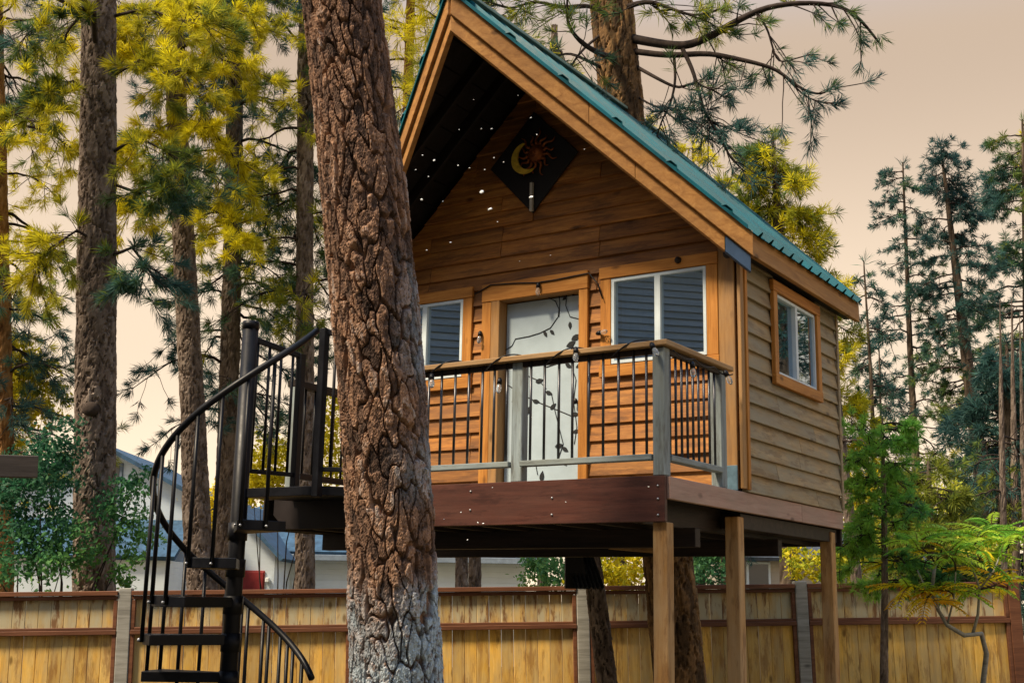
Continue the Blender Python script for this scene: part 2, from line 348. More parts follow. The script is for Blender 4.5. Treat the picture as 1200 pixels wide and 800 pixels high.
# ------------------------------------------------------------------ ground
g = np.unique(np.concatenate([np.linspace(-30, 30, 41), np.linspace(-1500, -30, 10), np.linspace(30, 1500, 10)]))
gv = []; nG = len(g)
for yy in g:
    for xx in g: gv.append((xx, yy, ground_z(xx, yy)))
gf = [(j*nG+i, j*nG+i+1, (j+1)*nG+i+1, (j+1)*nG+i) for j in range(nG-1) for i in range(nG-1)]
link('ground', mesh('ground', gv, gf, True), M['ground'], kind='structure')

# ------------------------------------------------------------------ the treehouse
ZD, HF, YW, YB, XL, XC = 2.957, 0.315, 1.369, 3.70, -3.82, -1.91
MS = 0.985                                           # roof slope
def roof_under(x): return 6.85-MS*abs(x-XC)
TH = thing('treehouse', (-1.9, 1.8, ground_z(-1.9, 1.8)), 'cedar treehouse cabin on timber posts with teal metal gable roof and railed deck', 'treehouse')
def sub(name, mat, parent, me, **k): return link(name, me, mat, parent, **k)
# --- floor platform
fl = link('floor_frame', box_me((XL+.03, YW+.02, ZD-HF*.9), (-.03, YB-.04, ZD-.165), .004), M['darkwood'], TH)
for i in range(11):                                   # joists under deck and cabin
    x = XL+.25+i*.335
    beam('joist', (x, .06, ZD-HF/2-.02), (x, YB-.06, ZD-HF/2-.02), .045, HF-.03, M['darkwood'], fl)
XD = -3.60
poly_prism('deck_fascia', [(-2.5, 0, ZD), (0, 0, ZD), (0, 0, ZD-HF), (-2.5, 0, ZD-HF)], (0, 1, 0), .04, M['fascia'], TH)
poly_prism('landing_apron', [(XD-.05, 0, ZD), (-2.503, 0, ZD), (-2.503, 0, ZD-HF), (XD+.09, 0, ZD-HF), (XD-.05, 0, ZD-HF*.62)], (0, 1, 0), .04, M['apron'], TH)
beam('side_fascia', (0.0, .045, ZD-.082), (0.0, 2.62, ZD-.082), .04, .155, M['sidefascia'], TH, bev=.004)
beam('side_fascia', (0.0, 2.623, ZD-.082), (0.0, YB+.02, ZD-.082), .04, .155, M['sidefascia'], TH, bev=.004)
beam('rim_joist', (-.26, .05, ZD-.20), (-.26, YB, ZD-.20), .045, .23, M['darkwood'], TH)
beam('rim_joist', (XL+.02, .05, ZD-.17), (XL+.02, YB, ZD-.17), .045, .29, M['darkwood'], TH)
beam('rim_joist', (XL, YB+.01, ZD-.17), (0, YB+.01, ZD-.17), .04, .29, M['darkwood'], TH)
yb = .005
dk = link('deck', box_me((XL+.05, .05, ZD-.06), (-.03, YW, ZD-.035), .0), M['darkwood'], TH)
for i in range(10):
    y0 = .012+i*.1365
    o = box('deck_board', (XL+.02 if i > 0 else XD, y0, ZD-.032), (-.022, y0+.130, ZD-.002-.003*random.random()), M['deckboard'], dk, .004)
for y in (.75, 2.4): beam('girder', (XL+.1, y, ZD-HF-.07), (-.1, y, ZD-HF-.07), .09, .14, M['darkwood'], TH)
# --- support posts
def gpost(x, y, w):
    z0 = ground_z(x, y)-.05
    beam('support_post', (x, y, z0), (x, y, ZD-HF+(.0 if y < .2 else .12)), w, w, M['postwood'], TH, up=(1, 0, 0), bev=.006)
gpost(-.062, .10, .108); gpost(-.07, 1.36, .112); gpost(-.07, 3.52, .112)
poly_prism('gusset', [tuple(onplane(a_, b_, 1, .9)) for a_, b_ in ((712, 643), (768, 648), (768, 626))], (0, 1, 0), .04, M['postwood'], TH)
for bx_, bz_ in [(-2.28, .05), (-2.28, .15), (-2.28, .26), (-1.62, .06), (-1.62, .2), (-.9, .13), (-.9, .25), (-.05, .07), (-.05, .16), (-.05, .27)]:
    tube('bolt', [(bx_, .001, ZD-bz_), (bx_, -.006, ZD-bz_), (bx_, -.009, ZD-bz_)], [.008, .008, .004], M['bolt'], TH, 8)
# --- front wall: lapped boards in staggered lengths
FW = link('front_wall', None, None, TH)
DOOR = (-2.272, -1.452, 4.74); WR = (-1.135, -.262, 4.062, 4.80); WL = (-3.56, -2.69, 4.085, 4.81)
holes = [(DOOR[0]-.05, DOOR[1]+.05, 0, DOOR[2]+.05), (WR[0]-.04, WR[1]+.04, WR[2]-.04, WR[3]+.04), (WL[0]-.04, WL[1]+.04, WL[2]-.04, WL[3]+.04)]
def lap_front(x0, x1, z0, z1, wob):
    """a lap board of the front wall: thick at its lower edge; the upper corners are cut under the roof"""
    def lim(x, z):
        r = 1.0/MS*(6.86-z)
        return max(XC-r, min(XC+r, x))
    a0, a1, b0, b1 = lim(x0, z0), lim(x1, z0), lim(x0, z1), lim(x1, z1)
    if a1-a0 < .03: return
    t0, t1 = .034+wob, .006
    zb = z1+.012
    v = [(a0, -t0, z0), (a1, -t0, z0), (a1, .02, z0), (a0, .02, z0), (b0, -t1, zb), (b1, -t1, zb), (b1, .02, zb), (b0, .02, zb)]
    c = np.array([(a0+a1)/2, YW, (z0+z1)/2])
    v = [tuple(np.array(p)+(0, YW, 0)-c) for p in v]
    link('siding_board', bevel_mesh(mesh('siding_board', v, BOXF), .0035), M['sid_f'], FW, Matrix.Translation(Vector(c)))
EXP = .1457; seams = [-2.59, -1.935, -1.275, -2.28, -.62, -3.1]
row = 0; z = 2.98
while z < 6.75:
    z1 = z+EXP
    cuts = sorted(set([XL+.02, -.02]+[s+random.uniform(-.02, .02) for s in random.sample(seams, 2 if z > 4.9 else 1)]))
    for a, b_ in zip(cuts[:-1], cuts[1:]):
        segs = [(a, b_)]
        for h in holes:
            if z1 > h[2] and z < h[3]:
                ns = []
                for s0, s1 in segs:
                    if h[0] > s0: ns.append((s0, min(s1, h[0])))
                    if h[1] < s1: ns.append((max(s0, h[1]), s1))
                segs = [s for s in ns if s[1]-s[0] > .02]
        wob = random.uniform(-.006, .006)
        for s0, s1 in segs: lap_front(s0+.002, s1-.002, z, z1, wob)
    z = z1; row += 1
# backing sheet inside the wall (with its openings) keeps daylight out
a = Acc()
for x0, x1, z0, z1 in [(XL+.03, WL[0]-.04, ZD, 4.9), (WL[0]-.04, WL[1]+.04, ZD, WL[2]-.04), (WL[1]+.04, DOOR[0]-.04, ZD, 4.9), (DOOR[1]+.04, WR[0]-.04, ZD, 4.9), (WR[0]-.04, WR[1]+.04, ZD, WR[2]-.04), (WR[1]+.04, -.03, ZD, 4.9)]:
    a.box((x0, YW+.022, z0), (x1, YW+.05, z1))
a.box((WL[0]-.04, YW+.022, WL[3]+.02), (WR[1]+.04, YW+.05, 4.9))
a.add([(XL+.03, YW+.022, 4.9), (-.03, YW+.022, 4.9), (XC, YW+.022, 6.82), (XL+.03, YW+.05, 4.9), (-.03, YW+.05, 4.9), (XC, YW+.05, 6.82)], [(0, 1, 2), (5, 4, 3), (0, 3, 4, 1), (1, 4, 5, 2), (2, 5, 3, 0)])
link('wall_backing', a.me('wall_backing'), M['roomwall'], FW)
# --- side wall boards
SW = link('side_wall', None, None, TH)
SWIN = (2.07, 3.05, 4.0, 4.70)
EXS = .1435; z = 2.957; k = 0
while z < 4.93:
    z1 = z+EXS; segs = [(YW+.035, YB)]
    if z1 > SWIN[2]-.03 and z < SWIN[3]+.2: segs = [(YW+.035, SWIN[0]-.03), (SWIN[1]+.03, YB)]
    else:
        s = random.choice([2.1, 2.6, 3.05])+random.uniform(-.05, .05)
        segs = [(YW+.035, s-.001), (s+.001, YB)]
    for s0, s1 in segs:
        t0 = .036+random.uniform(-.004, .005); c = np.array([0, (s0+s1)/2, (z+z1)/2]); zt = z1+.012
        v = [(-.02, s0, z), (-.02, s1, z), (t0, s1, z), (t0, s0, z), (-.02, s0, zt), (-.02, s1, zt), (.006, s1, zt), (.006, s0, zt)]
        v = [tuple(np.array(p)-c) for p in v]
        link('siding_board', bevel_mesh(mesh('siding_board', v, BOXF), .0035), M['sid_s'], SW, Matrix.Translation(Vector(c)))
    z = z1; k += 1
a = Acc()
for y0, y1, z0, z1 in [(YW+.05, SWIN[0]-.03, ZD, 4.95), (SWIN[1]+.03, YB-.01, ZD, 4.95), (SWIN[0]-.03, SWIN[1]+.03, ZD, SWIN[2]-.03), (SWIN[0]-.03, SWIN[1]+.03, SWIN[3]+.05, 4.95)]:
    a.box((-.05, y0, z0), (-.022, y1, z1))
link('wall_backing', a.me('wall_backing'), M['roomwall'], SW)
# hidden walls (left and back): plain lapped boards
for nm, x0, x1, y0, y1 in (('left_wall', XL, XL+.04, YW+.055, YB), ('back_wall', XL+.045, -.055, YB-.05, YB-.01)):
    o = link(nm, None, None, TH)
    for q in range(14):
        box('siding_board', (x0-(.004*(q % 2)), y0-(0), ZD+q*.143), (x1, y1, ZD+q*.143+.141), M['sid_s'], o, .003)
poly_prism('back_gable', [(XL, YB-.03, 4.962), (-.0, YB-.03, 4.962), (XC, YB-.03, 6.84)], (0, 1, 0), .02, M['sid_s'], TH, 0)
# --- corner boards
beam('corner_board', (-.085, YW-.038, ZD+.02), (-.085, YW-.038, 4.96), .028, .135, M['corner'], TH, up=(1, 0, 0))
beam('corner_board', (.018, YW-.008, ZD+.02), (.018, YW-.008, 4.96), .07, .03, M['corner'], TH, up=(1, 0, 0))
beam('corner_board', (.0355, YW+.052, ZD+.015), (.0355, YW+.052, 4.95), .045, .022, M['trim'], TH, up=(1, 0, 0))
box('corner_boot', (-.155, YW-.066, ZD+.004), (-.012, YW-.054, ZD+.20), M['blueboot'], TH)
beam('corner_board', (XL+.07, YW-.038, ZD+.02), (XL+.07, YW-.038, 4.96), .028, .135, M['corner'], TH, up=(1, 0, 0))
beam('corner_board', (.0355, YB-.02, ZD+.02), (.0355, YB-.02, 4.92), .05, .018, M['sid_s'], TH, up=(1, 0, 0))
# --- windows and door
def front_window(W, sill=True):
    x0, x1, z0, z1 = W
    wn = link('window', None, None, TH)
    y = YW-.035
    beam('header_trim', (x0-.115, y-.008, z1+.057), (x1+.11, y-.008, z1+.057), .036, .10, M['trim'], wn)
    for xa in (x0-.055, x1+.053): beam('side_trim', (xa, y, z0-.01), (xa, y, z1+.005), .033, .10, M['trim'], wn, up=(1, 0, 0))
    beam('sill_trim', (x0-.115, y-.006, z0-.062), (x1+.11, y-.006, z0-.062), .036, .10, M['trim'], wn)
    a = Acc(); f = .026; ym = (x0+x1)/2
    y0, y1 = YW-.048, YW+.02
    a.box((x0, y0, z0), (x0+f, y1, z1)); a.box((x1-f, y0, z0), (x1, y1, z1))
    a.box((x0+f, y0, z0), (x1-f, y1, z0+f)); a.box((x0+f, y0, z1-f), (x1-f, y1, z1))
    a.box((ym-.026, y0-.006, z0+f), (ym+.026, y1, z1-f))
    link('frame', a.me('frame'), M['white'], wn)
    for xa, xb, yy in ((x0+f, ym-.026, YW-.012), (ym+.026, x1-f, YW-.022)):
        a = Acc(); a.box((xa-.003, yy, z0+f-.003), (xb+.003, yy+.005, z1-f+.003)); link('pane', a.me('pane'), M['glass'], wn)
    cv = []; cf = []; n = 24
    for i in range(n+1):
        x = x0+.04+(ym-x0-.06)*i/n
        for zz in (z0+.02, z1-.03): cv.append((x, YW+.07+.012*math.sin(i*1.7), zz))
    cf = [(2*i, 2*i+2, 2*i+3, 2*i+1) for i in range(n)]
    link('curtain', mesh('curtain', cv, cf, True), M['curtain'], wn)  # curtain made full height and pale, added to lighten the left pane
front_window(WR); front_window(WL)
wn = link('window', None, None, TH)
y0, y1, z0, z1 = SWIN
beam('header_trim', (.045, y0-.09, z1+.055), (.045, y1+.09, z1+.055), .04, .095, M['trim'], wn)
beam('side_trim', (.045, y0-.045, z0-.005), (.045, y0-.045, z1+.005), .085, .038, M['trim'], wn, up=(1, 0, 0))
beam('side_trim', (.045, y1+.045, z0-.005), (.045, y1+.045, z1+.005), .085, .038, M['trim'], wn, up=(1, 0, 0))
beam('sill_trim', (.048, y0-.09, z0-.05), (.048, y1+.09, z0-.05), .042, .095, M['trim'], wn)
a = Acc(); f = .026; ym = (y0+y1)/2
a.box((-.03, y0, z0), (.04, y0+f, z1)); a.box((-.03, y1-f, z0), (.04, y1, z1)); a.box((-.03, y0+f, z0), (.04, y1-f, z0+f)); a.box((-.03, y0+f, z1-f), (.04, y1-f, z1)); a.box((-.03, ym-.026, z0+f), (.045, ym+.026, z1-f))
link('frame', a.me('frame'), M['white'], wn)
for ya, yb_, xx in ((y0+f, ym-.026, .004), (ym+.026, y1-f, .014)):
    a = Acc(); a.box((xx, ya-.003, z0+f-.003), (xx+.005, yb_+.003, z1-f+.003)); link('pane', a.me('pane'), M['glass'], wn)
# door, casing and the black vine on it
dx0, dx1, dz = DOOR
dr = box('door', (dx0+.004, YW+.055, ZD+.012), (dx1-.004, YW+.10, dz-.01), M['door'], TH, .004)
cs = link('door_casing', None, None, TH)
beam('header_trim', (dx0-.196, YW-.047, dz+.087), (dx1+.093, YW-.047, dz+.087), .04, .165, M['trim'], cs)
beam('side_trim', (dx0-.145, YW-.043, ZD+.004), (dx0-.145, YW-.043, dz+.003), .036, .10, M['trim'], cs, up=(1, 0, 0))
beam('side_trim', (dx1+.046, YW-.043, ZD+.004), (dx1+.046, YW-.043, dz+.003), .036, .088, M['trim'], cs, up=(1, 0, 0))
beam('jamb', (dx0-.048, YW+.012, ZD+.004), (dx0-.048, YW+.012, dz+.02), .15, .09, M['corner'], cs, up=(1, 0, 0))
beam('jamb', (dx1+.012, YW+.03, ZD+.004), (dx1+.012, YW+.03, dz+.02), .15, .02, M['corner'], cs, up=(1, 0, 0))
beam('jamb', (dx0-.003, YW+.03, dz+.012), (dx1+.002, YW+.03, dz+.012), .15, .02, M['corner'], cs)
box('threshold', (dx0, YW-.03, ZD+.001), (dx1, YW+.054, ZD+.02), M['deckboard'], cs)
tube('door_knob', [(dx1-.07, YW+.055, 3.78), (dx1-.07, YW+.03, 3.78), (dx1-.07, YW+.012, 3.78), (dx1-.07, YW+.0, 3.78)], [.012, .014, .028, .02], M['steel'], dr)
def vine(paths, leaves):
    a = Acc(); yv = YW+.052
    for p in paths:
        q = np.array([onplane(x, y, 1, yv) for x, y in p]); V, F = tube_vf(q, .004, 5); a.add(V, F)
    for x, y, an, s in leaves:
        c = onplane(x, y, 1, yv); th = R(an); u = np.array([math.cos(th), 0, math.sin(th)]); v = np.array([-u[2], 0, u[0]])
        pts = [c+s*(t*u+wd*v)+np.array([0, -.004, 0]) for t, wd in ((-1, 0), (-.5, .42), (.1, .5), (.6, .3), (1.1, 0), (.6, -.3), (.1, -.5), (-.5, -.42))]
        bk = [p+np.array([0, .006, 0]) for p in pts]; n = 8
        a.add(pts+bk, [tuple(range(n)), tuple(range(2*n-1, n-1, -1))]+[(i, (i+1) % n, (i+1) % n+n, i+n) for i in range(n)])
    link('vine', a.me('vine'), M['vine'], dr)
vine([[(590, 412), (600, 405), (604, 397), (620, 394), (633, 390), (645, 384), (654, 371), (655, 362), (651, 353), (640, 347)], [(655, 371), (656, 355), (655, 345)],
      [(664, 345), (663, 358), (668, 371), (680, 374)], [(681, 352), (678, 358), (680, 366)], [(592, 420), (605, 432), (618, 440), (632, 446), (640, 455)],
      [(594, 450), (612, 462), (628, 470), (648, 478), (672, 488)], [(600, 470), (606, 490), (612, 510), (606, 520)], [(646, 460), (650, 480), (655, 500), (660, 520), (655, 535)],
      [(664, 545), (652, 540), (640, 545)], [(628, 545), (630, 556)], [(674, 400), (668, 412), (670, 430), (675, 445), (672, 470), (676, 500), (673, 520)], [(640, 430), (655, 425), (668, 418)]],
     [(639, 391, -60, .03), (647, 389, -45, .03), (662, 349, 40, .028), (672, 343, 80, .028), (668, 381, -90, .032), (675, 395, 20, .05), (669, 403, 200, .045), (670, 413, 60, .04), (632, 446, 10, .04), (666, 428, -30, .035), (679, 428, 200, .035),
      (628, 470, -10, .035), (648, 476, 40, .035), (643, 460, -20, .035), (620, 480, 250, .035), (655, 522, 10, .04), (662, 526, -30, .035), (674, 485, 0, .035), (675, 505, 20, .03), (652, 541, -10, .045), (635, 558, 80, .045), (613, 512, 60, .035), (606, 446, -30, .03)])
# --- railing
RZ = 3.905
rl = link('railing', None, None, TH)
def rpost(x, y, zt=RZ-.045, z0=ZD, w=.093):
    beam('railing_post', (x, y, z0), (x, y, zt), w, w, M['grey'], rl, up=(1, 0, 0), bev=.006)
rpost(-.047, .055); rpost(-1.235, .07); rpost(-.05, 1.045); rpost(-3.52, .07); rpost(-2.40, .07)
beam('top_rail', (-2.55, .03, RZ-.022), (-.066, .03, RZ-.022), .11, .042, M['railcap'], rl, bev=.006)
beam('top_rail', (-.018, -.022, RZ-.019), (-.018, 1.16, RZ-.019), .105, .042, M['railcap'], rl, bev=.006)
beam('rail_shade_strip', (-2.52, .045, RZ-.065), (-.10, .045, RZ-.065), .035, .04, M['darkwood'], rl)  # dark strips standing in for the shadow under the rail cap
beam('rail_shade_strip', (-.03, .11, RZ-.062), (-.03, 1.0, RZ-.062), .035, .04, M['darkwood'], rl)
beam('bottom_rail', (-1.185, .03, 3.088), (-.097, .03, 3.088), .075, .042, M['grey'], rl)
beam('bottom_rail', (-2.36, .03, 3.088), (-1.285, .03, 3.088), .075, .042, M['grey'], rl)
beam('bottom_rail', (-.03, .105, 3.088), (-.03, .995, 3.088), .075, .042, M['grey'], rl)
for x in (-2.07, -1.946, -1.814, -1.684, -1.556, -1.445, -1.33, -1.115, -.995, -.87, -.754, -.618, -.498, -.373, -.251, -.15, -2.19, -2.30):
    tube('baluster', [(x, .03, 3.10), (x, .03, RZ-.04)], .0105, M['steel2'], rl, 8)
for i in range(9):
    y = .155+i*.0965; tube('baluster', [(-.03, y, 3.10), (-.03, y, RZ-.04)], .0105, M['steel2'], rl, 8)
# left side of the deck: dark rail to the wall
beam('top_rail', (-3.54, .02, RZ-.02), (-3.54, YW-.05, RZ-.02), .09, .06, M['darkwood'], rl)
beam('bottom_rail', (-3.54, .1, 3.10), (-3.54, YW-.05, 3.10), .06, .05, M['darkwood'], rl)
for i in range(9): tube('baluster', [(-3.54, .2+i*.125, 3.1), (-3.54, .2+i*.125, RZ-.04)], .0105, M['steel'], rl, 8)
# --- roof: prow-shaped gable, barge boards, soffit, ribbed metal panels
RF = link('roof', None, None, TH)
PY, EY, BY, TE = -.05, 1.225, 3.95, 2.06        # front of ridge, front of eave, back edge, half width
for s in (-1, 1):
    pk = lambda dy, dz: Vector((XC, PY+dy, 6.85+dz))
    ev = lambda dy, dz, t=TE: Vector((XC+s*t, PY+(EY-PY)*t/TE+dy, 6.85-MS*t+dz))
    nrm = (ev(0, 0)-pk(0, 0)).cross(Vector((0, 0, 1))); nrm.normalize()
    if nrm.y > 0: nrm = -nrm
    def vb(name, t0, t1, z0, z1, th, off, mat, bev=.004):     # a barge board with plumb ends, in the prow plane
        p = [ev(0, z0, t0), ev(0, z0, t1), ev(0, z1, t1), ev(0, z1, t0)]
        return poly_prism(name, [q+nrm*off for q in p], -nrm, th, mat, RF, bev)
    vb('barge_board', .0, .98, .0, .205, .045, .03, M['barge']); vb('barge_board', .983, TE+.03, .0, .205, .045, .03, M['barge'])
    vb('barge_board', .0, 1.30, -.135, -.002, .045, .0, M['barge']); vb('barge_board', 1.303, TE-.155, -.135, -.002, .045, .0, M['barge'])
    vb('flashing', TE-.152, TE+.015, -.14, -.004, .05, .008, M['flash'])
    # sheathing (dark underside)
    poly_prism('sheathing', [pk(.04, .16), ev(.03, .16), Vector((XC+s*TE, BY-.02, 6.85-MS*TE+.16)), Vector((XC, BY-.02, 7.01))], (0, 0, 1), .03, M['soffit'], RF, 0)
    # soffit boards run along the ridge
    nb = 12
    for i in range(nb):
        t0, t1 = TE*i/nb+.004, TE*(i+1)/nb-.004
        q = [Vector((XC+s*t, PY+(EY-PY)*t/TE+.05, 6.85-MS*t+.12)) for t in (t0, t1)]
        poly_prism('soffit_board', [q[0], q[1], Vector((q[1].x, BY-.05, q[1].z)), Vector((q[0].x, BY-.05, q[0].z))], (0, 0, 1), .03, M['soffit'], RF, .003)
    for yy in (.62, 1.0, 1.9, 2.6, 3.3):
        t1 = min(TE-.03, (yy-PY)/(EY-PY)*TE-.08)
        p0 = (XC+s*.02, yy, 6.85-.02+.055); p1 = (XC+s*t1, yy, 6.85-MS*t1+.055)
        if yy < YW: beam('rafter', p0, p1, .045, .12, M['soffit'], RF)
    # eave fascia
    beam('eave_fascia', (XC+s*TE, EY-.005, 4.905), (XC+s*TE, BY+.02, 4.905), .045, .185, M['barge'], RF)
    box('eave_soffit', (min(XC+s*(TE-.02), XC+s*1.95), EY+.03, 4.84), (max(XC+s*(TE-.02), XC+s*1.95), BY-.02, 4.86), M['soffit'], RF, 0)
    # ribbed metal panels, each 0.69 wide with three ribs
    OV = .055; t_e = TE+.06; zt = 7.062; py = PY-.06; slope_y = (EY-PY)/TE
    def rowpts(y, up_):
        tmin = 0.0
        tmax = min(t_e, max(.01, (y-py)/slope_y)) if y < EY-.06+.035 else t_e
        nrmz = up_/math.sqrt(1+MS*MS)
        return [Vector((XC+s*(t+MS*nrmz), y, zt-MS*t+nrmz)) for t in (tmin, tmax)]
    prof = []; y = py+.02
    while y < BY+.06:
        for dy, h in ((0, 0), (.016, .042), (.042, .042), (.058, 0), (.115, 0.0), (.12, .005), (.13, .005), (.135, 0)): prof.append((y+dy, h))
        y += .23
    per = 8*3
    for i in range(0, len(prof)-1, per):
        pr = prof[i:i+per+1]; v = []; f = []
        for yy, h in pr:
            a_, b2 = rowpts(yy, h); c2, d2 = rowpts(yy, h-.004)
            v += [a_, b2, c2, d2]
        for j in range(len(pr)-1):
            q = 4*j; f += [(q, q+1, q+5, q+4), (q+2, q+6, q+7, q+3), (q+1, q+3, q+7, q+5)]
        link('metal_panel', bevel_mesh(mesh('metal_panel', v, f), 0), M['teal'], RF)
    # rake trim along the prow
    a_ = [Vector((XC+s*t, py+slope_y*t-.004, zt-MS*t)) for t in (0, t_e-.04)]
    vv = [a_[0]+Vector((0, 0, .032)), a_[1]+Vector((0, 0, .032)), a_[1]+Vector((0, 0, -.006)), a_[0]+Vector((0, 0, -.006))]
    poly_prism('rake_trim', vv, (0, 1, 0), .012, M['teal'], RF, .002)
beam('ridge_cap', (XC, PY-.1, 7.095), (XC, BY+.05, 7.095), .16, .03, M['tealcap'], RF)
beam('ridge_beam', (XC, PY+.06, 6.80), (XC, BY-.05, 6.80), .06, .16, M['soffit'], RF)

# --- sun and moon ornament on its black diamond
cx, cz2, yo = -1.945, 6.02, YW-.03
dm = poly_prism('diamond_ornament', [(cx, yo, cz2-.50), (cx+.47, yo, cz2), (cx, yo, cz2+.47), (cx-.47, yo, cz2)], (0, -1, 0), .025, M['black'], None, .004,
                label='black diamond panel carrying a copper sun face and yellow crescent moon under the gable', cat='ornament')
oy = yo-.045; ox, oz = -1.90, 6.075
V = []; F = []
n = 20
a = Acc()
ring = [(0, .035), (.03, .033), (.055, .025), (.075, .012), (.085, 0), (.085, -.012)]
vv = [(ox, oy-.035, oz)]
for r_, h_ in ring[1:]:
    for j in range(n):
        th = 2*math.pi*j/n; vv.append((ox+r_*math.cos(th), oy-h_, oz+r_*math.sin(th)))
ff = [(0, 1+j, 1+(j+1) % n) for j in range(n)]
for i in range(len(ring)-2): ff += [(1+i*n+j, 1+(i+1)*n+j, 1+(i+1)*n+(j+1) % n, 1+i*n+(j+1) % n) for j in range(n)]
a.add(vv, ff)
# eyes, nose and mouth of the face
for ex in (-.03, .03):
    V_, F_ = tube_vf([(ox+ex-.014, oy-.034, oz+.02), (ox+ex, oy-.036, oz+.026), (ox+ex+.014, oy-.034, oz+.02)], .005, 5); a.add(V_, F_)
V_, F_ = tube_vf([(ox, oy-.034, oz+.025), (ox, oy-.046, oz-.005), (ox, oy-.036, oz-.012)], [.005, .009, .005], 6); a.add(V_, F_)
V_, F_ = tube_vf([(ox-.025, oy-.03, oz-.034), (ox, oy-.034, oz-.044), (ox+.025, oy-.03, oz-.034)], .006, 5); a.add(V_, F_)
link('sun_face', a.me('sun_face', True), M['sungold'], dm)
for j in range(14):
    th = 2*math.pi*j/14+.1; L = .15 if j % 2 else .105
    pts = []
    for i in range(9):
        t = i/8; r_ = .085+L*t; o = .018*math.sin(t*2*math.pi)
        pts.append((ox+r_*math.cos(th)-o*math.sin(th), oy+.0, oz+r_*math.sin(th)+o*math.cos(th)))
    tube('ray', pts, [.014*(1-.85*i/8)+.002 for i in range(9)], M['sungold'], dm, 6)
pts = []; mx_, mz_ = -1.985, 6.03
for sgn, rad, off in ((1, .15, 0),):
    ou = [(mx_+.15*math.cos(th), mz_+.15*math.sin(th)) for th in np.linspace(R(100), R(295), 15)]
    inn = [(mx_+.052+.138*math.cos(th), mz_+.02+.138*math.sin(th)) for th in np.linspace(R(285), R(118), 15)]
    pts = [(x, oy-.03, z) for x, z in ou+inn]
poly_prism('moon', pts, (0, -1, 0), .02, M['moon'], dm, 0)
box('hanging_strip', (-1.955, yo-.06, 5.53), (-1.925, yo-.028, 5.80), M['silver'], dm)

# --- string of lights along the door head and the rail
sg = thing('string_lights', (-2.2, 0.0, RZ-.1), 'black wire string of clear glass bulbs along the deck rail and door head', 'string lights')
wy = YW-.075
wpts = []
for px_, py_ in [(556, 345), (575, 334), (600, 332), (631, 331), (650, 328), (670, 324), (690, 320), (701, 333), (706, 350)]: wpts.append(onplane(px_, py_, 1, wy))
tube('wire', wpts, .006, M['steel'], sg, 6)
wp = []
for i in range(121):
    x = -2.5+2.42*i/120; ph = i*.105
    wp.append((x, .03-.062*math.cos(ph*2.2), RZ-.02+.05*math.sin(ph*2.2)-.01))
tube('wire', wp, .0055, M['steel'], sg, 5)
wp = []
for i in range(41):
    y = .05+1.05*i/40; wp.append((.05, y, RZ-.07-.03*math.sin(math.pi*((i/40*3) % 1))))
tube('wire', wp, .0055, M['steel'], sg, 5)
def bulb(p, d):
    p = np.array(p, float); d = np.array(d, float); d /= np.linalg.norm(d)
    so_ = tube('bulb_socket', [p, p+d*.02, p+d*.05], [.012, .02, .02], M['steel'], sg, 10)
    tube('bulb', [p+d*.048, p+d*.062, p+d*.085, p+d*.105, p+d*.118, p+d*.122], [.012, .018, .022, .018, .010, .002], M['bulbclear'], so_, 12)
bulb(onplane(631, 331, 1, wy-.01), (0, -.1, -1)); bulb(onplane(563, 388, 1, wy), (0, -.2, -1)); bulb(onplane(699, 391, 1, wy), (.9, -.2, .05))
for px_, py_, d in [(506, 438, (.2, -.2, -1)), (586, 443, (0, -.2, -1)), (675, 407, (.15, -.3, -1)), (763, 402, (.5, -.2, -.8))]:
    p = onplane(px_, py_, 1, -.05); bulb(p, d)
bulb((.06, .92, RZ-.07), (.35, .15, -.8)); bulb((.055, .35, RZ-.10), (.1, 0, -1))
# motion sensor below the eave corner and round hook on the window head
ms = tube('motion_sensor', [(-.02, YW-.055, 4.93), (-.02, YW-.085, 4.90), (-.03, YW-.13, 4.85), (-.035, YW-.15, 4.83)], [.02, .02, .042, .03], M['black'], None, 12,
          label='small black motion sensor below the roof corner', cat='sensor')
hk = tube('vent_knob', [(-.50, YW-.06, 4.875), (-.50, YW-.075, 4.875), (-.50, YW-.095, 4.872), (-.50, YW-.10, 4.872)], [.030, .028, .018, .008], M['darkwood'], None, 14,
          label='small round dark knob on the head trim of the window', cat='knob')

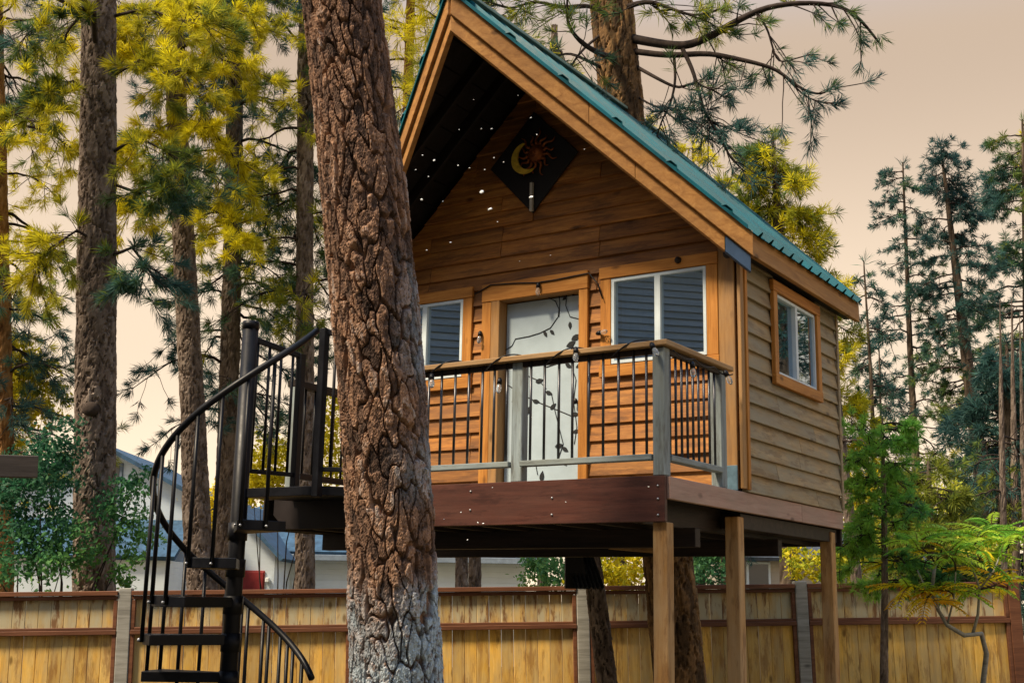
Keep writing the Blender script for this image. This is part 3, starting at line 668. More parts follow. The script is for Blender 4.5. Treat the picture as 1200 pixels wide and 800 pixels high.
# ------------------------------------------------------------------ spiral staircase
PC = at(282, 570, 9.9); PC[2] = 0
def sp(phi, r, z):
    return PC + r*(math.cos(R(phi))*ER+math.sin(R(phi))*EF) + np.array([0, 0, z])
RS = .67; ZL = ZD-.012; RISE = .288
def hz(phi): return 2.82+.009*(phi-180)
gz = ground_z(PC[0], PC[1])
ST = thing('spiral_staircase', (PC[0], PC[1], gz), 'black steel spiral staircase with curving handrail climbing to the deck', 'staircase')
tube('centre_pole', [sp(0, 0, gz-.05), sp(0, 0, 4.27)], .066, M['steel'], ST, 24)
tube('pole_cap', [sp(0, 0, 4.26), sp(0, 0, 4.30), sp(0, 0, 4.325), sp(0, 0, 4.33)], [.07, .07, .066, .04], M['steel'], ST, 24)
NT = 9
for k in range(1, NT+1):
    ph = 330-32*k; zt = ZL-RISE*k; ha = 16.6
    v = []; m_ = 6
    for zz, ri, sh in ((zt, .06, 0), (zt-.078, .06, .0)):
        for i in range(m_+1): v.append(sp(ph-ha+2*ha*i/m_, RS, zz))
        v += [sp(ph+50, ri, zz if sh == 0 else zz), sp(ph-50, ri, zz)]
    n = m_+3; v = [np.array(p) for p in v]
    f = [tuple(range(n)), tuple(range(2*n-1, n-1, -1))]+[(i, (i+1) % n, (i+1) % n+n, i+n) for i in range(n)]
    td = link('tread', bevel_mesh(mesh('tread', v, f), .004), M['steel'], ST)
    tube('tread_sleeve', [sp(0, 0, zt-.13), sp(0, 0, zt+.01)], .078, M['steel'], td, 24)
    for dphi in (-14.5, 1.5):
        p = ph+dphi
        if hz(p) > zt+.3 and 33 <= p:
            tube('baluster', [sp(p, RS+.012, zt-.06), sp(p, RS+.012, hz(p))], .0155, M['steel'], ST, 10)
            for zz in (zt-.045,):
                tube('bolt', [sp(p, RS+.02, zz), sp(p, RS+.042, zz), sp(p, RS+.046, zz)], [.010, .010, .005], M['bolt'], td, 8)
    for dphi in (-16, ):
        q = sp(ph+dphi-1, RS-.12, zt-.035); u = sp(ph-90, 1, 0)-sp(ph, 0, 0)
        tube('bolt', [q, q+u*.015, q+u*.02], [.009, .009, .005], M['bolt'], td, 8)
tube('handrail', [sp(p, RS+.012, hz(p)) for p in np.arange(28, 334, 4)], .027, M['steel'], ST, 12)
# lower balusters on the far side, and two at the foot
for p in (96, 80, 66, 54, 44): tube('baluster', [sp(p, RS+.012, max(gz, ZL-RISE*(330-p)/32-.2)), sp(p, RS+.012, hz(p))], .0155, M['steel'], ST, 10)
# landing with its two guards
A_ = at(371, 576, 9.5); A_[2] = 0; B_ = at(345, 567, 10.22); B_[2] = 0
d_ = np.array([A_[0]+.42, -.012, 0]); e_ = np.array([B_[0]+.02, -.012, 0])
poly_prism('landing', [tuple(PC+np.array([0, 0, ZL-.075])), tuple(A_+np.array([0, 0, ZL-.075])), tuple(d_+np.array([0, 0, ZL-.075])), tuple(e_+np.array([0, 0, ZL-.075]))], (0, 0, 1), .072, M['steel'], ST)
up3 = lambda p, z: np.array([p[0], p[1], z])
beam('guard_post', up3(A_, ZL-.09), up3(A_, 4.19), .062, .062, M['steel'], ST, up=(1, 0, 0))
beam('guard_post', up3(B_, ZL-.06), up3(B_, 4.12), .06, .06, M['steel'], ST, up=(1, 0, 0))
def guard(p, q, zt, zt2, zb, n):
    beam('guard_rail', up3(p, zt), up3(q, zt2), .035, .045, M['steel'], ST); beam('guard_rail', up3(p, zb), up3(q, zb), .03, .035, M['steel'], ST)
    for i in range(n):
        t = (i+.7)/(n+.4); x = p*(1-t)+q*t; tube('baluster', [up3(x, zb), up3(x, zt*(1-t)+zt2*t)], .0125, M['steel'], ST, 8)
guard(PC, B_, 4.19, 4.10, 3.09, 4); guard(A_, d_+np.array([.15, .0, 0]), 4.16, 4.16, 3.07, 5)

# ------------------------------------------------------------------ fence along the yard
FP = [np.array([-7.532, 1.752, 2.122])+k*np.array([2.031, 1.58, .075]) for k in range(-2, 5)]
fen = thing('wooden_fence', (FP[2][0], FP[2][1], FP[2][2]-1.85), 'cedar board fence with grey posts and dark red rails behind the treehouse', 'fence')
pk_me = {}
def shared_box(key, sx, sy, sz):
    if key not in pk_me: pk_me[key] = box_me((0, 0, 0), (sx, sy, sz), .004)
    return pk_me[key]
def fence_panel(p, q, mats, parent):
    Mx, L = frame(p, q)
    pan = link('fence_panel', None, None, parent, Mx)
    def lo(name, a, b, mat, par=pan, bev=.005):
        me = box_me(a, b, bev); return link(name, me, mat, par, Mx)
    x0, x1 = .075, L-.075
    lo('top_rail', (x0, -.075, -.05), (x1, .075, 0), mats[2]); lo('top_rail', (x0, -.05, -.095), (x1, -.012, -.052), mats[2])
    lo('middle_rail', (x0, -.065, -.475), (x1, -.012, -.425), mats[2]); lo('middle_rail', (x0, -.05, -.425), (x1, -.014, -.395), mats[2])
    lo('bottom_rail', (x0, -.055, -1.78), (x1, -.012, -1.70), mats[2])
    lo('side_stile', (x0, -.05, -1.78), (x0+.045, -.010, -.097), mats[2]); lo('side_stile', (x1-.045, -.05, -1.78), (x1, -.010, -.097), mats[2])
    n = 17; wd = (x1-x0-.05)/n
    for i in range(n):
        x = x0+.025+i*wd; j = random.uniform(-.004, .004)
        for key, zz, mat in (('u', -.44, mats[1]), ('l', -1.83, mats[0])):
            me = shared_box(key+str(id(mat)), wd-.003, .018, .36 if key == 'u' else 1.38)
            link('picket', me, mat, pan, Mx @ Matrix.Translation((x, -.008+j, zz+random.uniform(-.01, .01))))
for i in range(len(FP)-1): fence_panel(FP[i], FP[i+1], (M['picket'], M['picket2'], M['fencerail']), fen)
for i, p in enumerate(FP):
    Mx, L = frame(p, p+np.array([2.031, 1.58, .075]))
    link('fence_post', box_me((-.072, -.06, -1.9), (.072, .07, .03), .008), M['fencepost'] if i < 6 else M['fencerail'], fen, Mx)
q0 = FP[-1]+np.array([.09, .05, .02]); q1 = q0+np.array([1.9, .55, .02])
fen2 = thing('wooden_fence', (q0[0], q0[1], q0[2]-1.85), 'dark grey weathered fence panel turning off past the last reddish post', 'fence')
fence_panel(q0, q1, (M['fencedark'], M['fencedark'], M['fencedark']), fen2)

# ------------------------------------------------------------------ trees
def smooth(x, a, b):
    t = np.clip((x-a)/(b-a), 0, 1); return t*t*(3-2*t)
def trunk_mesh(path, nth, step, pw, ph, depth, seed, lich_sky=None, fine=(None, None), coarse=4):
    g = np.random.default_rng(seed); path = np.asarray(path, float)
    seg = np.r_[0, np.cumsum(np.linalg.norm(np.diff(path[:, :3], axis=0), axis=1))]
    S = []; s = 0.0
    while s < seg[-1]:
        S.append(s); z = np.interp(s, seg, path[:, 2])
        s += step if (fine[0] is None or fine[0] < z < fine[1]) else step*coarse
    S.append(seg[-1]); S = np.array(S)
    k = np.array([.25, .5, .25]); C = np.stack([np.interp(S, seg, path[:, i]) for i in range(3)], 1); rad = np.interp(S, seg, path[:, 3])
    for _ in range(6):
        C[1:-1, :2] = .25*C[:-2, :2]+.5*C[1:-1, :2]+.25*C[2:, :2]
    th = np.arange(nth)/nth*2*math.pi
    T, SS = np.meshgrid(th, S); RR = np.repeat(rad[:, None], nth, 1)
    h = g.random(8)*6.28
    def vor(pw, ph, warp):
        nc = max(5, int(round(2*math.pi*rad.mean()/pw))); h = g.random(8)*6.28
        wu = warp*.62*(.42*np.sin(2*T+SS*.9/ph+h[0])+.34*np.sin(5*T-SS*1.7/ph+h[1])+.26*np.sin(9*T+SS/ph*3.1+h[2])+.16*np.sin(17*T-SS/ph*6.3+h[5]))
        wv = warp*.8*(.40*np.sin(3*T+SS/ph*.8+h[3])+.34*np.sin(8*T-SS/ph*1.1+h[4])+.22*np.sin(15*T+SS/ph*2.3+h[6]))
        U = T/(2*math.pi)*nc+wu; V = SS/ph+wv
        iu = np.floor(U).astype(int); iv = np.floor(V).astype(int); tab = g.random((nc, 997, 3))
        F1 = np.full(U.shape, 9.0); F2 = np.full(U.shape, 9.0); ID = np.zeros(U.shape)
        for du in (-1, 0, 1):
            for dv in (-1, 0, 1):
                cu = iu+du; cv = iv+dv; t = tab[cu % nc, cv % 997]
                d = np.abs(cu+.5+.9*(t[..., 0]-.5)-U)*.8+.55*np.abs(cv+.5+.9*(t[..., 1]-.5)-V)+.35*np.hypot(cu+.5+.9*(t[..., 0]-.5)-U, cv+.5+.9*(t[..., 1]-.5)-V)
                near = d < F1; F2 = np.where(near, F1, np.minimum(F2, d)); ID = np.where(near, t[..., 2], ID); F1 = np.where(near, d, F1)
        return F2-F1, ID
    b1, I1 = vor(pw, ph, .7); b2, I2 = vor(pw*.46, ph*.40, .5); b3, I3 = vor(pw*.2, ph*.16, .4)
    cut = smooth(b1, .02, .15+.06*np.sin(3*T+SS*2.0/ph+h[0])+.04*np.sin(7*T-SS*3.1/ph+h[1]))
    e = cut*(.80+.20*smooth(b2, 0, .06)); ID = .38*I1+.40*I2+.22*I3
    r = RR-depth*(1-e)+depth*.30*(I1-.5)*e+depth*.34*(I2-.5)*e+depth*.16*(I3-.5)*e+g.normal(0, depth*.035, T.shape)
    r *= 1+.03*np.sin(2*T+h[7]+SS*.5)
    P = np.stack([C[:, None, 0]+r*np.cos(T), C[:, None, 1]+r*np.sin(T), np.repeat(C[:, None, 2], nth, 1)], -1).reshape(-1, 3)
    m = len(S); j = np.arange(nth); i = np.arange(m-1)[:, None]
    F = np.stack([i*nth+j, i*nth+(j+1) % nth, (i+1)*nth+(j+1) % nth, (i+1)*nth+j], -1).reshape(-1, 4)
    at_ = {'plate': ID.ravel(), 'lichen_skylight': (lich_sky(P, e.ravel(), g) if lich_sky else np.zeros(len(P)))}
    return npmesh('trunk', P, F, False, at_), C, rad
def vnoise(p, f, seed):
    g = np.random.default_rng(seed); o = np.zeros(len(p))
    for _ in range(5):
        d = g.normal(size=3); d /= np.linalg.norm(d); o += np.sin(p@d*f*g.uniform(.6, 1.6)+g.random()*6.28)
    return o/2.2
def tints(p, pal, f, seed, bias=0.0):
    """one of a palette of leaf colours for each point, in drifting patches"""
    g = np.random.default_rng(seed+99); n = len(pal)
    x = np.clip((vnoise(p, f, seed)+1)/2+bias+g.normal(0, .13, len(p)), 0, .999)*(n-1)
    i = np.floor(x).astype(int); t = (x-i)[:, None]; pal = np.array(pal)
    c = pal[i]*(1-t)+pal[np.minimum(i+1, n-1)]*t
    return c*g.uniform(.75, 1.25, len(p))[:, None]
def needles(C, D, ln, tint, k, wd, g, spread=(18, 80)):
    n = len(C); C = np.repeat(C, k, 0); D = np.repeat(D/np.linalg.norm(D, axis=1)[:, None], k, 0); ln = np.repeat(ln, k)*g.uniform(.7, 1.1, n*k); T = np.repeat(tint, k, 0)
    q = g.normal(size=C.shape); q -= D*(q*D).sum(1)[:, None]; q /= np.linalg.norm(q, axis=1)[:, None]
    al = np.radians(g.uniform(*spread, n*k)); d = D*np.cos(al)[:, None]+q*np.sin(al)[:, None]
    wv = np.cross(d, g.normal(size=C.shape)); wv /= np.linalg.norm(wv, axis=1)[:, None]
    b = C-D*(ln*g.uniform(0, .45, n*k))[:, None]
    tip = b+d*ln[:, None]; tip[:, 2] -= .06*ln; mid = b+d*(ln*.5)[:, None]
    V = np.stack([b-wv*wd*.35, mid-wv*wd*.5, tip, mid+wv*wd*.5], 1).reshape(-1, 3); F = np.arange(len(V)).reshape(-1, 4)
    T = T*g.uniform(.8, 1.2, (len(T), 1))
    return V, F, np.repeat(T, 4, 0)
YEL, GOL, OLV, GRN, TEA, DTE = (0.66, 0.58, 0.018), (0.42, 0.38, 0.020), (0.21, 0.245, 0.028), (0.080, 0.155, 0.050), (0.055, 0.135, 0.120), (0.034, 0.088, 0.084)
def limb_pts(p0, az, L, rise, droop, g, n=9):
    t = np.linspace(0, 1, n); d = np.array([math.cos(az), math.sin(az), 0]); s = np.array([-d[1], d[0], 0])
    wob = np.cumsum(g.normal(0, .055, n))*L*.5; wz = np.cumsum(g.normal(0, .04, n))*L*.5; wob[0] = wz[0] = 0
    return p0+np.outer(t*L, d)+np.outer(wob, s)+np.outer(rise*t*L-droop*L*t*t+wz, [0, 0, 1])
class Tree:
    """a conifer: trunk, separate limbs carrying twigs, and one crown of needle bundles"""
    def __init__(s, name, label, path, mat, seed, group=None, cat='tree', nth=48, step=.04, pw=.11, ph=.24, depth=.03, lich_sky=None, fine=(None, None)):
        s.g = np.random.default_rng(seed); s.seed = seed; p = np.array(path, float); s.path = p
        s.root = thing(name, (p[0][0], p[0][1], p[0][2]), label, cat, group)
        me, s.C, s.rad = trunk_mesh(p, nth, step, pw, ph, depth, seed, lich_sky, fine)
        link('trunk', me, mat, s.root); s.tc = []; s.td = []; s.tl = []
    def pos(s, z):
        return np.array([np.interp(z, s.path[:, 2], s.path[:, i]) for i in (0, 1)]+[z]), np.interp(z, s.path[:, 2], s.path[:, 3])
    def limb(s, pts, r0, ntw=10, tw=(.3, .7), tuft=.16, t0=.3, sag=.5, end=True, mat=None, nper=2, along=False):
        g = s.g; a = Acc(); n = len(pts); rr = np.linspace(r0, max(.006, r0*.22), n); V, F = tube_vf(pts, rr, 6); a.add(V, F)
        for _ in range(ntw):
            t = t0+(1-t0)*g.random()**.8; x = t*(n-1); i = min(int(x), n-2); p = pts[i]+(pts[i+1]-pts[i])*(x-i)
            d = pts[i+1]-pts[i]; d = d/np.linalg.norm(d); q = g.normal(size=3); q[2] = q[2]*.5-sag*.5; q /= np.linalg.norm(q)
            d = d*.75+q*.9; d /= np.linalg.norm(d); L = g.uniform(*tw); m_ = 5; tt = np.linspace(0, 1, m_)
            pts2 = p+np.outer(tt*L, d)+np.outer(-sag*L*.6*tt*tt+.45*sag*L*tt**4, [0, 0, 1])+np.cumsum(g.normal(0, .03*L, (m_, 3)), 0)*tt[:, None]
            V, F = tube_vf(pts2, np.linspace(max(.006, r0*.18), .0045, m_), 4); a.add(V, F)
            for kk in range(nper):
                u = 1-.38*kk/max(1, nper)*g.random()*2; x2 = max(0, min(1, u))*(m_-1); j = min(int(x2), m_-2)
                s.tc.append(pts2[j]+(pts2[j+1]-pts2[j])*(x2-j)); dd = pts2[-1]-pts2[-2]; s.td.append(dd/np.linalg.norm(dd)+g.normal(0, .25, 3)+(0, 0, .25)); s.tl.append(tuft*g.uniform(.75, 1.2))
        if end:
            for kk in range(3): s.tc.append(pts[-1]+g.normal(0, .04, 3)); s.td.append(pts[-1]-pts[-2]+g.normal(0, .02, 3)); s.tl.append(tuft)
        link('limb', a.me('limb', True), mat or M['twig'], s.root)
    def limbs(s, n, z0, z1, Lf, rise=.1, droop=.35, az=None, **k):
        for i in range(n):
            z = z0+(z1-z0)*(i+s.g.random())/n; p, r = s.pos(z); a = s.g.uniform(*(az or (0, 6.283))); L = Lf(z)*s.g.uniform(.7, 1.2)
            p = p+np.array([math.cos(a), math.sin(a), 0])*r*.6
            s.limb(limb_pts(p, a, L, rise+s.g.normal(0, .08), droop, s.g), k.get('r0', .012+.011*L), **{q: v for q, v in k.items() if q != 'r0'})
    def crown(s, pal, f=.9, k=20, wd=.011, bias=0., spread=(15, 78), extra=None):
        C = np.array(s.tc); D = np.array(s.td); L = np.array(s.tl)
        V, F, T = needles(C, D, L, tints(C, pal, f, s.seed, bias), k, wd, s.g, spread)
        link('crown', npmesh('crown', V, F, False, {'tint': T}), M['needle'], s.root, kind='stuff')

# the great pine in front of the deck
def lich_low_sky(P, e, g):
    hgt = smooth(P[:, 2]+.16*vnoise(P, 7, 3)+.1*vnoise(P, 19, 4), 2.55, 1.45)
    right = smooth((P[:, 0]*ER[0]+P[:, 1]*ER[1]), *BIGR)  # bluish skylight on the trunk's right half, painted in with the pale tint
    return np.clip(hgt*1.0*e+right*.62*e*smooth(vnoise(P, 6, 8), -.5, .3), 0, 1)
bp = [at(469, 900, 7.7), at(464, 800, 7.7), at(457, 600, 7.7), at(447, 440, 7.7), at(430, 260, 7.72), at(416, 130, 7.74), at(400, 0, 7.76), at(372, -220, 7.8), at(330, -700, 7.9)]
rads = [.318, .294, .280, .285, .285, .270, .262, .25, .215]
path = [(*p, r*.985) for p, r in zip(bp, rads)]
gz = ground_z(bp[0][0], bp[0][1]); path.insert(0, (bp[0][0]+.02, bp[0][1], gz-.1, .42))
c0 = bp[2]@ER; BIGR = (c0-.05, c0+.30)
t = Tree('pine_tree', 'thick plated pine trunk standing in front of the deck, its foot bleached grey', path, M['bark'], 11, nth=330, step=.0095, pw=.088, ph=.22, depth=.038, lich_sky=lich_low_sky, fine=(.9, 6.9))
t.limbs(10, 9.6, 12.2, lambda z: 1.8, r0=.04, ntw=9); t.crown([TEA, GRN, OLV, GOL], k=10)

# tree behind the cabin, rising past the roof, with crooked limbs reaching out over it
pth = [(*at(797, 800, 12.75), .275), (*at(781, 640, 12.75), .262), (*at(760, 430, 12.8), .25), (*at(735, 190, 12.85), .24), (*at(716, 0, 12.9), .225), (*at(705, -160, 12.9), .20), (*at(690, -500, 12.9), .14), (*at(680, -800, 12.9), .06)]
b0 = pth[0]; pth.insert(0, (b0[0]+.05, b0[1], ground_z(b0[0], b0[1])-.1, .33))
t = Tree('pine_tree', 'dark furrowed pine behind the cabin with crooked bare limbs above the roof', pth, M['barkmix'], 23, nth=96, step=.022, pw=.095, ph=.34, depth=.026)
for pts, r0, ntw in [
    ([(738, 45, 12.8), (775, 52, 12.6), (805, 55, 12.4), (835, 42, 12.3), (868, 22, 12.2), (900, 8, 12.1), (940, 3, 12.0), (985, 6, 12.0), (1008, 22, 12.0), (1030, 50, 12.0)], .05, 9),
    ([(740, 60, 12.8), (785, 66, 12.5), (828, 62, 12.3), (858, 68, 12.2), (886, 74, 12.1), (912, 82, 12.1), (938, 105, 12.0), (962, 112, 12.0), (975, 103, 12.0)], .034, 7),
    ([(912, 82, 12.1), (928, 98, 12.1), (945, 115, 12.1), (970, 122, 12.1)], .012, 3),
    ([(888, 16, 12.1), (900, 35, 12.1), (905, 55, 12.1), (912, 75, 12.1), (935, 68, 12.0), (950, 64, 12.0)], .012, 4),
    ([(800, 58, 12.4), (812, 82, 12.3), (820, 112, 12.2), (828, 140, 12.2), (846, 150, 12.1), (866, 146, 12.1)], .024, 8),
    ([(820, 118, 12.2), (832, 142, 12.1), (845, 165, 12.1), (858, 188, 12.1), (874, 202, 12.0)], .014, 5),
    ([(790, 68, 12.5), (792, 95, 12.4), (786, 122, 12.4), (775, 142, 12.3), (770, 160, 12.3)], .016, 8),
    ([(745, 78, 12.8), (770, 92, 12.5), (795, 105, 12.4), (815, 95, 12.3), (835, 108, 12.2), (850, 98, 12.2)], .022, 8),
    ([(722, 70, 12.7), (700, 62, 12.4), (680, 50, 12.2), (665, 30, 12.1), (664, 5, 12.0), (668, -30, 12.0)], .034, 6),
    ([(706, 80, 12.8), (690, 72, 12.5), (668, 62, 12.3), (650, 66, 12.2), (640, 70, 12.2)], .02, 8),
    ([(705, 40, 12.8), (680, 60, 12.4), (662, 90, 12.3), (650, 108, 12.3)], .016, 7),
    ([(730, 10, 12.8), (760, 0, 12.5), (790, 12, 12.4), (815, 20, 12.3), (845, 10, 12.2)], .03, 12),
    ([(716, 20, 12.8), (690, 5, 12.5), (660, 10, 12.3), (625, 0, 12.2), (600, 12, 12.1), (575, 4, 12.0)], .026, 14),
    ([(742, 110, 12.8), (765, 125, 12.6), (790, 128, 12.5), (808, 140, 12.4)], .014, 7)]:
    p = np.array([at(*q) for q in pts]); n = len(p)
    xs = np.linspace(0, n-1, 3*n); pp = np.stack([np.interp(xs, range(n), p[:, i]) for i in range(3)], 1)
    for _ in range(2): pp[1:-1] = .25*pp[:-2]+.5*pp[1:-1]+.25*pp[2:]
    t.limb(pp, r0, int(ntw*1.6)+2, (.15, .55), .15, .2, .55, mat=M['twig'], nper=3)
t.limbs(16, 8.8, 12.8, lambda z: 1.7, r0=.03, ntw=12)
t.crown([DTE, TEA, TEA, (0.06, 0.11, 0.11), GRN, OLV, GOL], k=17, wd=.008, spread=(8, 70))

# second trunk holding the floor, with the little dark roosting box on it
p2 = [(*at(712, 800, 12.9), .108), (*at(698, 690, 12.9), .104), (*at(690, 640, 12.9), .10), (*at(680, 560, 13.0), .09)]
b0 = p2[0]; p2.insert(0, (b0[0]+.15, b0[1], ground_z(b0[0], b0[1])-.1, .15))
t = Tree('pine_snag', 'slim split grey trunk leaning under the cabin floor beside the roosting box', p2, M['bark2'], 31, nth=48, step=.02, pw=.09, ph=.35, depth=.035)
bx = at(678, 664, 12.62)
bh = thing('roosting_box', bx-np.array([0, 0, .2]), 'small black box with a corrugated sloping metal roof strapped to the slim trunk', 'birdhouse')
Mb = Matrix.Translation(Vector(bx)) @ Matrix.Rotation(YAW, 4, 'Z')
link('box_body', bevel_mesh(mesh('b', [(-.14, -.10, -.22), (.10, -.10, -.22), (.10, .10, -.22), (-.14, .10, -.22), (-.14, -.10, .20), (.02, -.10, .20), (.02, .10, .20), (-.14, .10, .20)], BOXF), .004), M['black'], bh, Mb)
v = []; n = 28; f = []
for i in range(n+1):
    t_ = i/n; o = .012*math.cos(i*math.pi/2)
    for x, y, z in ((-.15+.27*t_, .10, .21), (-.05+.30*t_, -.19, -.21)): v += [(x, y-o, z+o), (x, y-o+.004, z+o-.006)]
for i in range(n): q = 4*i; f += [(q, q+2, q+6, q+4), (q+1, q+5, q+7, q+3), (q+2, q+3, q+7, q+6), (q, q+4, q+5, q+1)]
link('box_roof', mesh('box_roof', v, f), M['corr'], bh, Mb)

def far_path(pts, d, rs, extra_top=None):
    p = [(*at(x, y, d), r) for (x, y), r in zip(pts, rs)]
    b = p[0]; p.insert(0, (b[0], b[1], ground_z(b[0], b[1])-.2, b[3]*1.25)); return p
GB = 'pines beyond the fence'
# left: broad pine with knots
t = Tree('pine_tree', 'broad straight pine trunk with a sawn knot behind the left fence panels', far_path([(110, 720), (111, 560), (113, 350), (115, 150), (116, 0), (118, -300), (121, -640)], 16.2, [.272, .262, .25, .235, .225, .17, .05]), M['bark2'], 41, GB, nth=90, step=.03, pw=.12, ph=.26, depth=.034)
kn = at(105, 478, 15.95); tube('sawn_knot', [kn+EF*.10, kn, kn-EF*.035, kn-EF*.04], [.13, .10, .062, .02], M['bark2'], t.root, 14)
for pts in [[(125, 60), (100, 20), (70, 10), (40, 30), (20, 55)], [(120, 120), (85, 95), (60, 110), (40, 130)], [(130, 180), (160, 160), (190, 175), (215, 190)], [(130, 90), (165, 70), (200, 85), (235, 80)], [(125, 290), (90, 270), (60, 290), (40, 310)], [(130, 300), (155, 290), (170, 310), (165, 340)], [(130, 20), (170, 10), (215, 25), (250, 20)], [(130, 215), (160, 225), (190, 215), (205, 225)]]:
    p = np.array([at(x, y, 16.2-1.3*i/len(pts)) for i, (x, y) in enumerate(pts)]); t.limb(p, .024, 26, (.2, .75), .20, .12, .6, nper=5)
t.limbs(16, 9.0, 14.5, lambda z: 2.2, ntw=12, tuft=.25)
t.crown([TEA, GRN, OLV, GOL, YEL, YEL], f=1.4, k=26, wd=.009, bias=.10, spread=(8, 62))
# left edge tree
t = Tree('pine_tree', 'golden barked pine with yellow green boughs at the far left behind the leafy shrub', far_path([(4, 720), (4, 500), (0, 330), (-5, 100), (-8, -200), (-10, -500)], 19.5, [.17, .16, .15, .13, .10, .04]), M['barkg'], 43, GB, nth=40, step=.06, pw=.12, ph=.3, depth=.025)
t.limbs(52, 4.2, 11.5, lambda z: 1.25, rise=.15, droop=.5, ntw=13, tuft=.20, t0=.15, nper=3)
t.crown([DTE, TEA, GRN, OLV, YEL, YEL], f=1.0, k=24, wd=.010, spread=(8, 65), bias=.06)
# three slender pines
t = Tree('pine_tree', 'slender leaning grey pine seen through the stair balusters', far_path([(240, 720), (232, 640), (226, 480), (216, 300), (207, 120), (203, 0), (198, -200), (192, -440)], 19.0, [.235, .215, .19, .175, .16, .15, .11, .04]), M['bark2'], 47, GB, nth=64, step=.04, pw=.12, ph=.26, depth=.034)
for pts in [[(212, 250), (185, 228), (165, 232), (150, 245)], [(212, 245), (240, 240), (265, 255), (285, 275)], [(208, 110), (180, 60), (165, 50), (150, 60)], [(205, 60), (235, 45), (260, 70), (290, 80)], [(210, 160), (235, 150), (260, 165), (280, 190)], [(206, 30), (185, 20), (160, 35), (140, 30)], [(209, 140), (190, 150), (170, 160), (150, 175)], [(208, 90), (225, 100), (240, 120), (245, 150)], [(205, 50), (225, 20), (255, 10), (300, 15)]]:
    p = np.array([at(x, y, 19-1.4*i/len(pts)) for i, (x, y) in enumerate(pts)]); t.limb(p, .028, 28, (.25, .8), .205, .12, .6, nper=5)
t.limbs(16, 10.5, 15, lambda z: 2, ntw=12, tuft=.27)
t.crown([GRN, OLV, GOL, YEL, YEL, YEL], f=1.2, k=26, wd=.010, bias=.10, spread=(8, 62))
t = Tree('pine_tree', 'mossy green tinged pine with blue green sprays beside the stair pole', far_path([(262, 720), (265, 560), (270, 400), (273, 250), (276, 80), (277, -100), (280, -400)], 21.0, [.185, .175, .165, .155, .14, .11, .04]), M['bark2'], 53, GB, nth=48, step=.05, pw=.12, ph=.26, depth=.034)
t.limbs(58, 5.2, 13.5, lambda z: 1.35, rise=.15, droop=.55, ntw=12, tuft=.2, t0=.12, nper=3)
t.crown([DTE, DTE, TEA, TEA, GRN, OLV, YEL], f=1.0, k=24, wd=.010, spread=(8, 65), bias=-.03)
t = Tree('pine_tree', 'narrow upright pine just left of the thick plated trunk', far_path([(357, 720), (358, 520), (357, 300), (358, 120), (360, -60), (362, -360)], 20.0, [.165, .155, .145, .135, .12, .04]), M['bark2'], 59, GB, nth=48, step=.05, pw=.12, ph=.26, depth=.034)
t.limbs(44, 6.4, 13.5, lambda z: 1.2, rise=.15, droop=.5, ntw=12, tuft=.2, t0=.12, nper=3)
t.crown([TEA, TEA, GRN, OLV, GOL, YEL], f=1.1, k=24, wd=.010, spread=(8, 65), bias=.03)
t = Tree('pine_tree', 'thin golden barked pine between the plated trunk and the gable', far_path([(462, 720), (468, 480), (474, 250), (479, 80), (483, -60), (490, -300)], 24.0, [.13, .12, .11, .095, .08, .03]), M['barkg'], 61, GB, nth=36, step=.06, pw=.1, ph=.3, depth=.02)
t.limbs(38, 8.0, 15.5, lambda z: 1.3, rise=.2, droop=.45, ntw=12, tuft=.28, t0=.12)
t.crown([TEA, GRN, OLV, GOL, YEL, YEL], f=1.0, k=20, wd=.014, bias=.08)
# pines whose feet show under the deck
for nm, pts, d, rr, sd in [('paired pale pine trunk under the deck line, the left of two', [(541, 720), (541, 620), (545, 300), (560, 20)], 22, .125, 67), ('paired pale pine trunk under the deck line, the right of two', [(556, 720), (557, 620), (566, 300), (590, 20)], 22.6, .125, 71),
                        ('lone pale pine trunk right of the white house corner', [(636, 720), (636, 620), (640, 300), (650, 30)], 25, .12, 73), ('pale stump-like pine trunk right of the roosting box', [(727, 720), (727, 630), (722, 300), (655, 60)], 26, .14, 79)]:
    t = Tree('pine_tree', nm, far_path(pts, d, [rr, rr*.95, rr*.8, rr*.55]), M['bark2'], sd, GB, nth=36, step=.06, pw=.11, ph=.26, depth=.034)
    t.limbs(24, 8.2, 12.6, lambda z: 1.4, rise=.2, droop=.4, ntw=12, tuft=.26, t0=.12)
    t.crown([DTE, TEA, GRN, OLV, GOL, YEL], f=.9, k=18, wd=.014, bias=.02)
# right: trees against the open sky
def spire(label, pts, d, rs, seed, nl, Lmax, pal, z0, bias=0., tuft=.17, k=14, wd=.018, ntw=9, mat='bark3', name='fir_tree', zt=None, powr=.8, t0=.2, group='conifers beyond the fence on the right'):
    p = far_path(pts, d, rs); t = Tree(name, label, p, M[mat], seed, group, nth=24, step=.1, pw=.1, ph=.3, depth=.012)
    zt = zt or p[-1][2]
    t.limbs(nl, z0, zt-.1, lambda z: Lmax*max(.1, (zt-z)/(zt-z0))**powr+.12, rise=.1, droop=.3, ntw=ntw, tuft=tuft, t0=t0, tw=(.12, .45), sag=.35)
    t.tc.append(np.array(p[-1][:3])); t.td.append(np.array([0, 0, 1.])); t.tl.append(.3)
    t.crown(pal, f=.8, k=int(k*1.5), wd=wd*.85, bias=bias); return t
spire('golden tipped pine rising behind the right roof slope', [(925, 720), (922, 480), (915, 300), (905, 157)], 20.0, [.16, .14, .10, .02], 83, 64, 1.25, [DTE, TEA, GRN, OLV, YEL, YEL], 4.5, .06, .2, 15, .016, 15)
spire('small yellow tipped conifer top just above the right roof slope', [(820, 720), (818, 450), (812, 165)], 23.0, [.12, .09, .02], 89, 36, .75, [OLV, GOL, YEL], 5.0, .1, .18, 14, .018, 9)
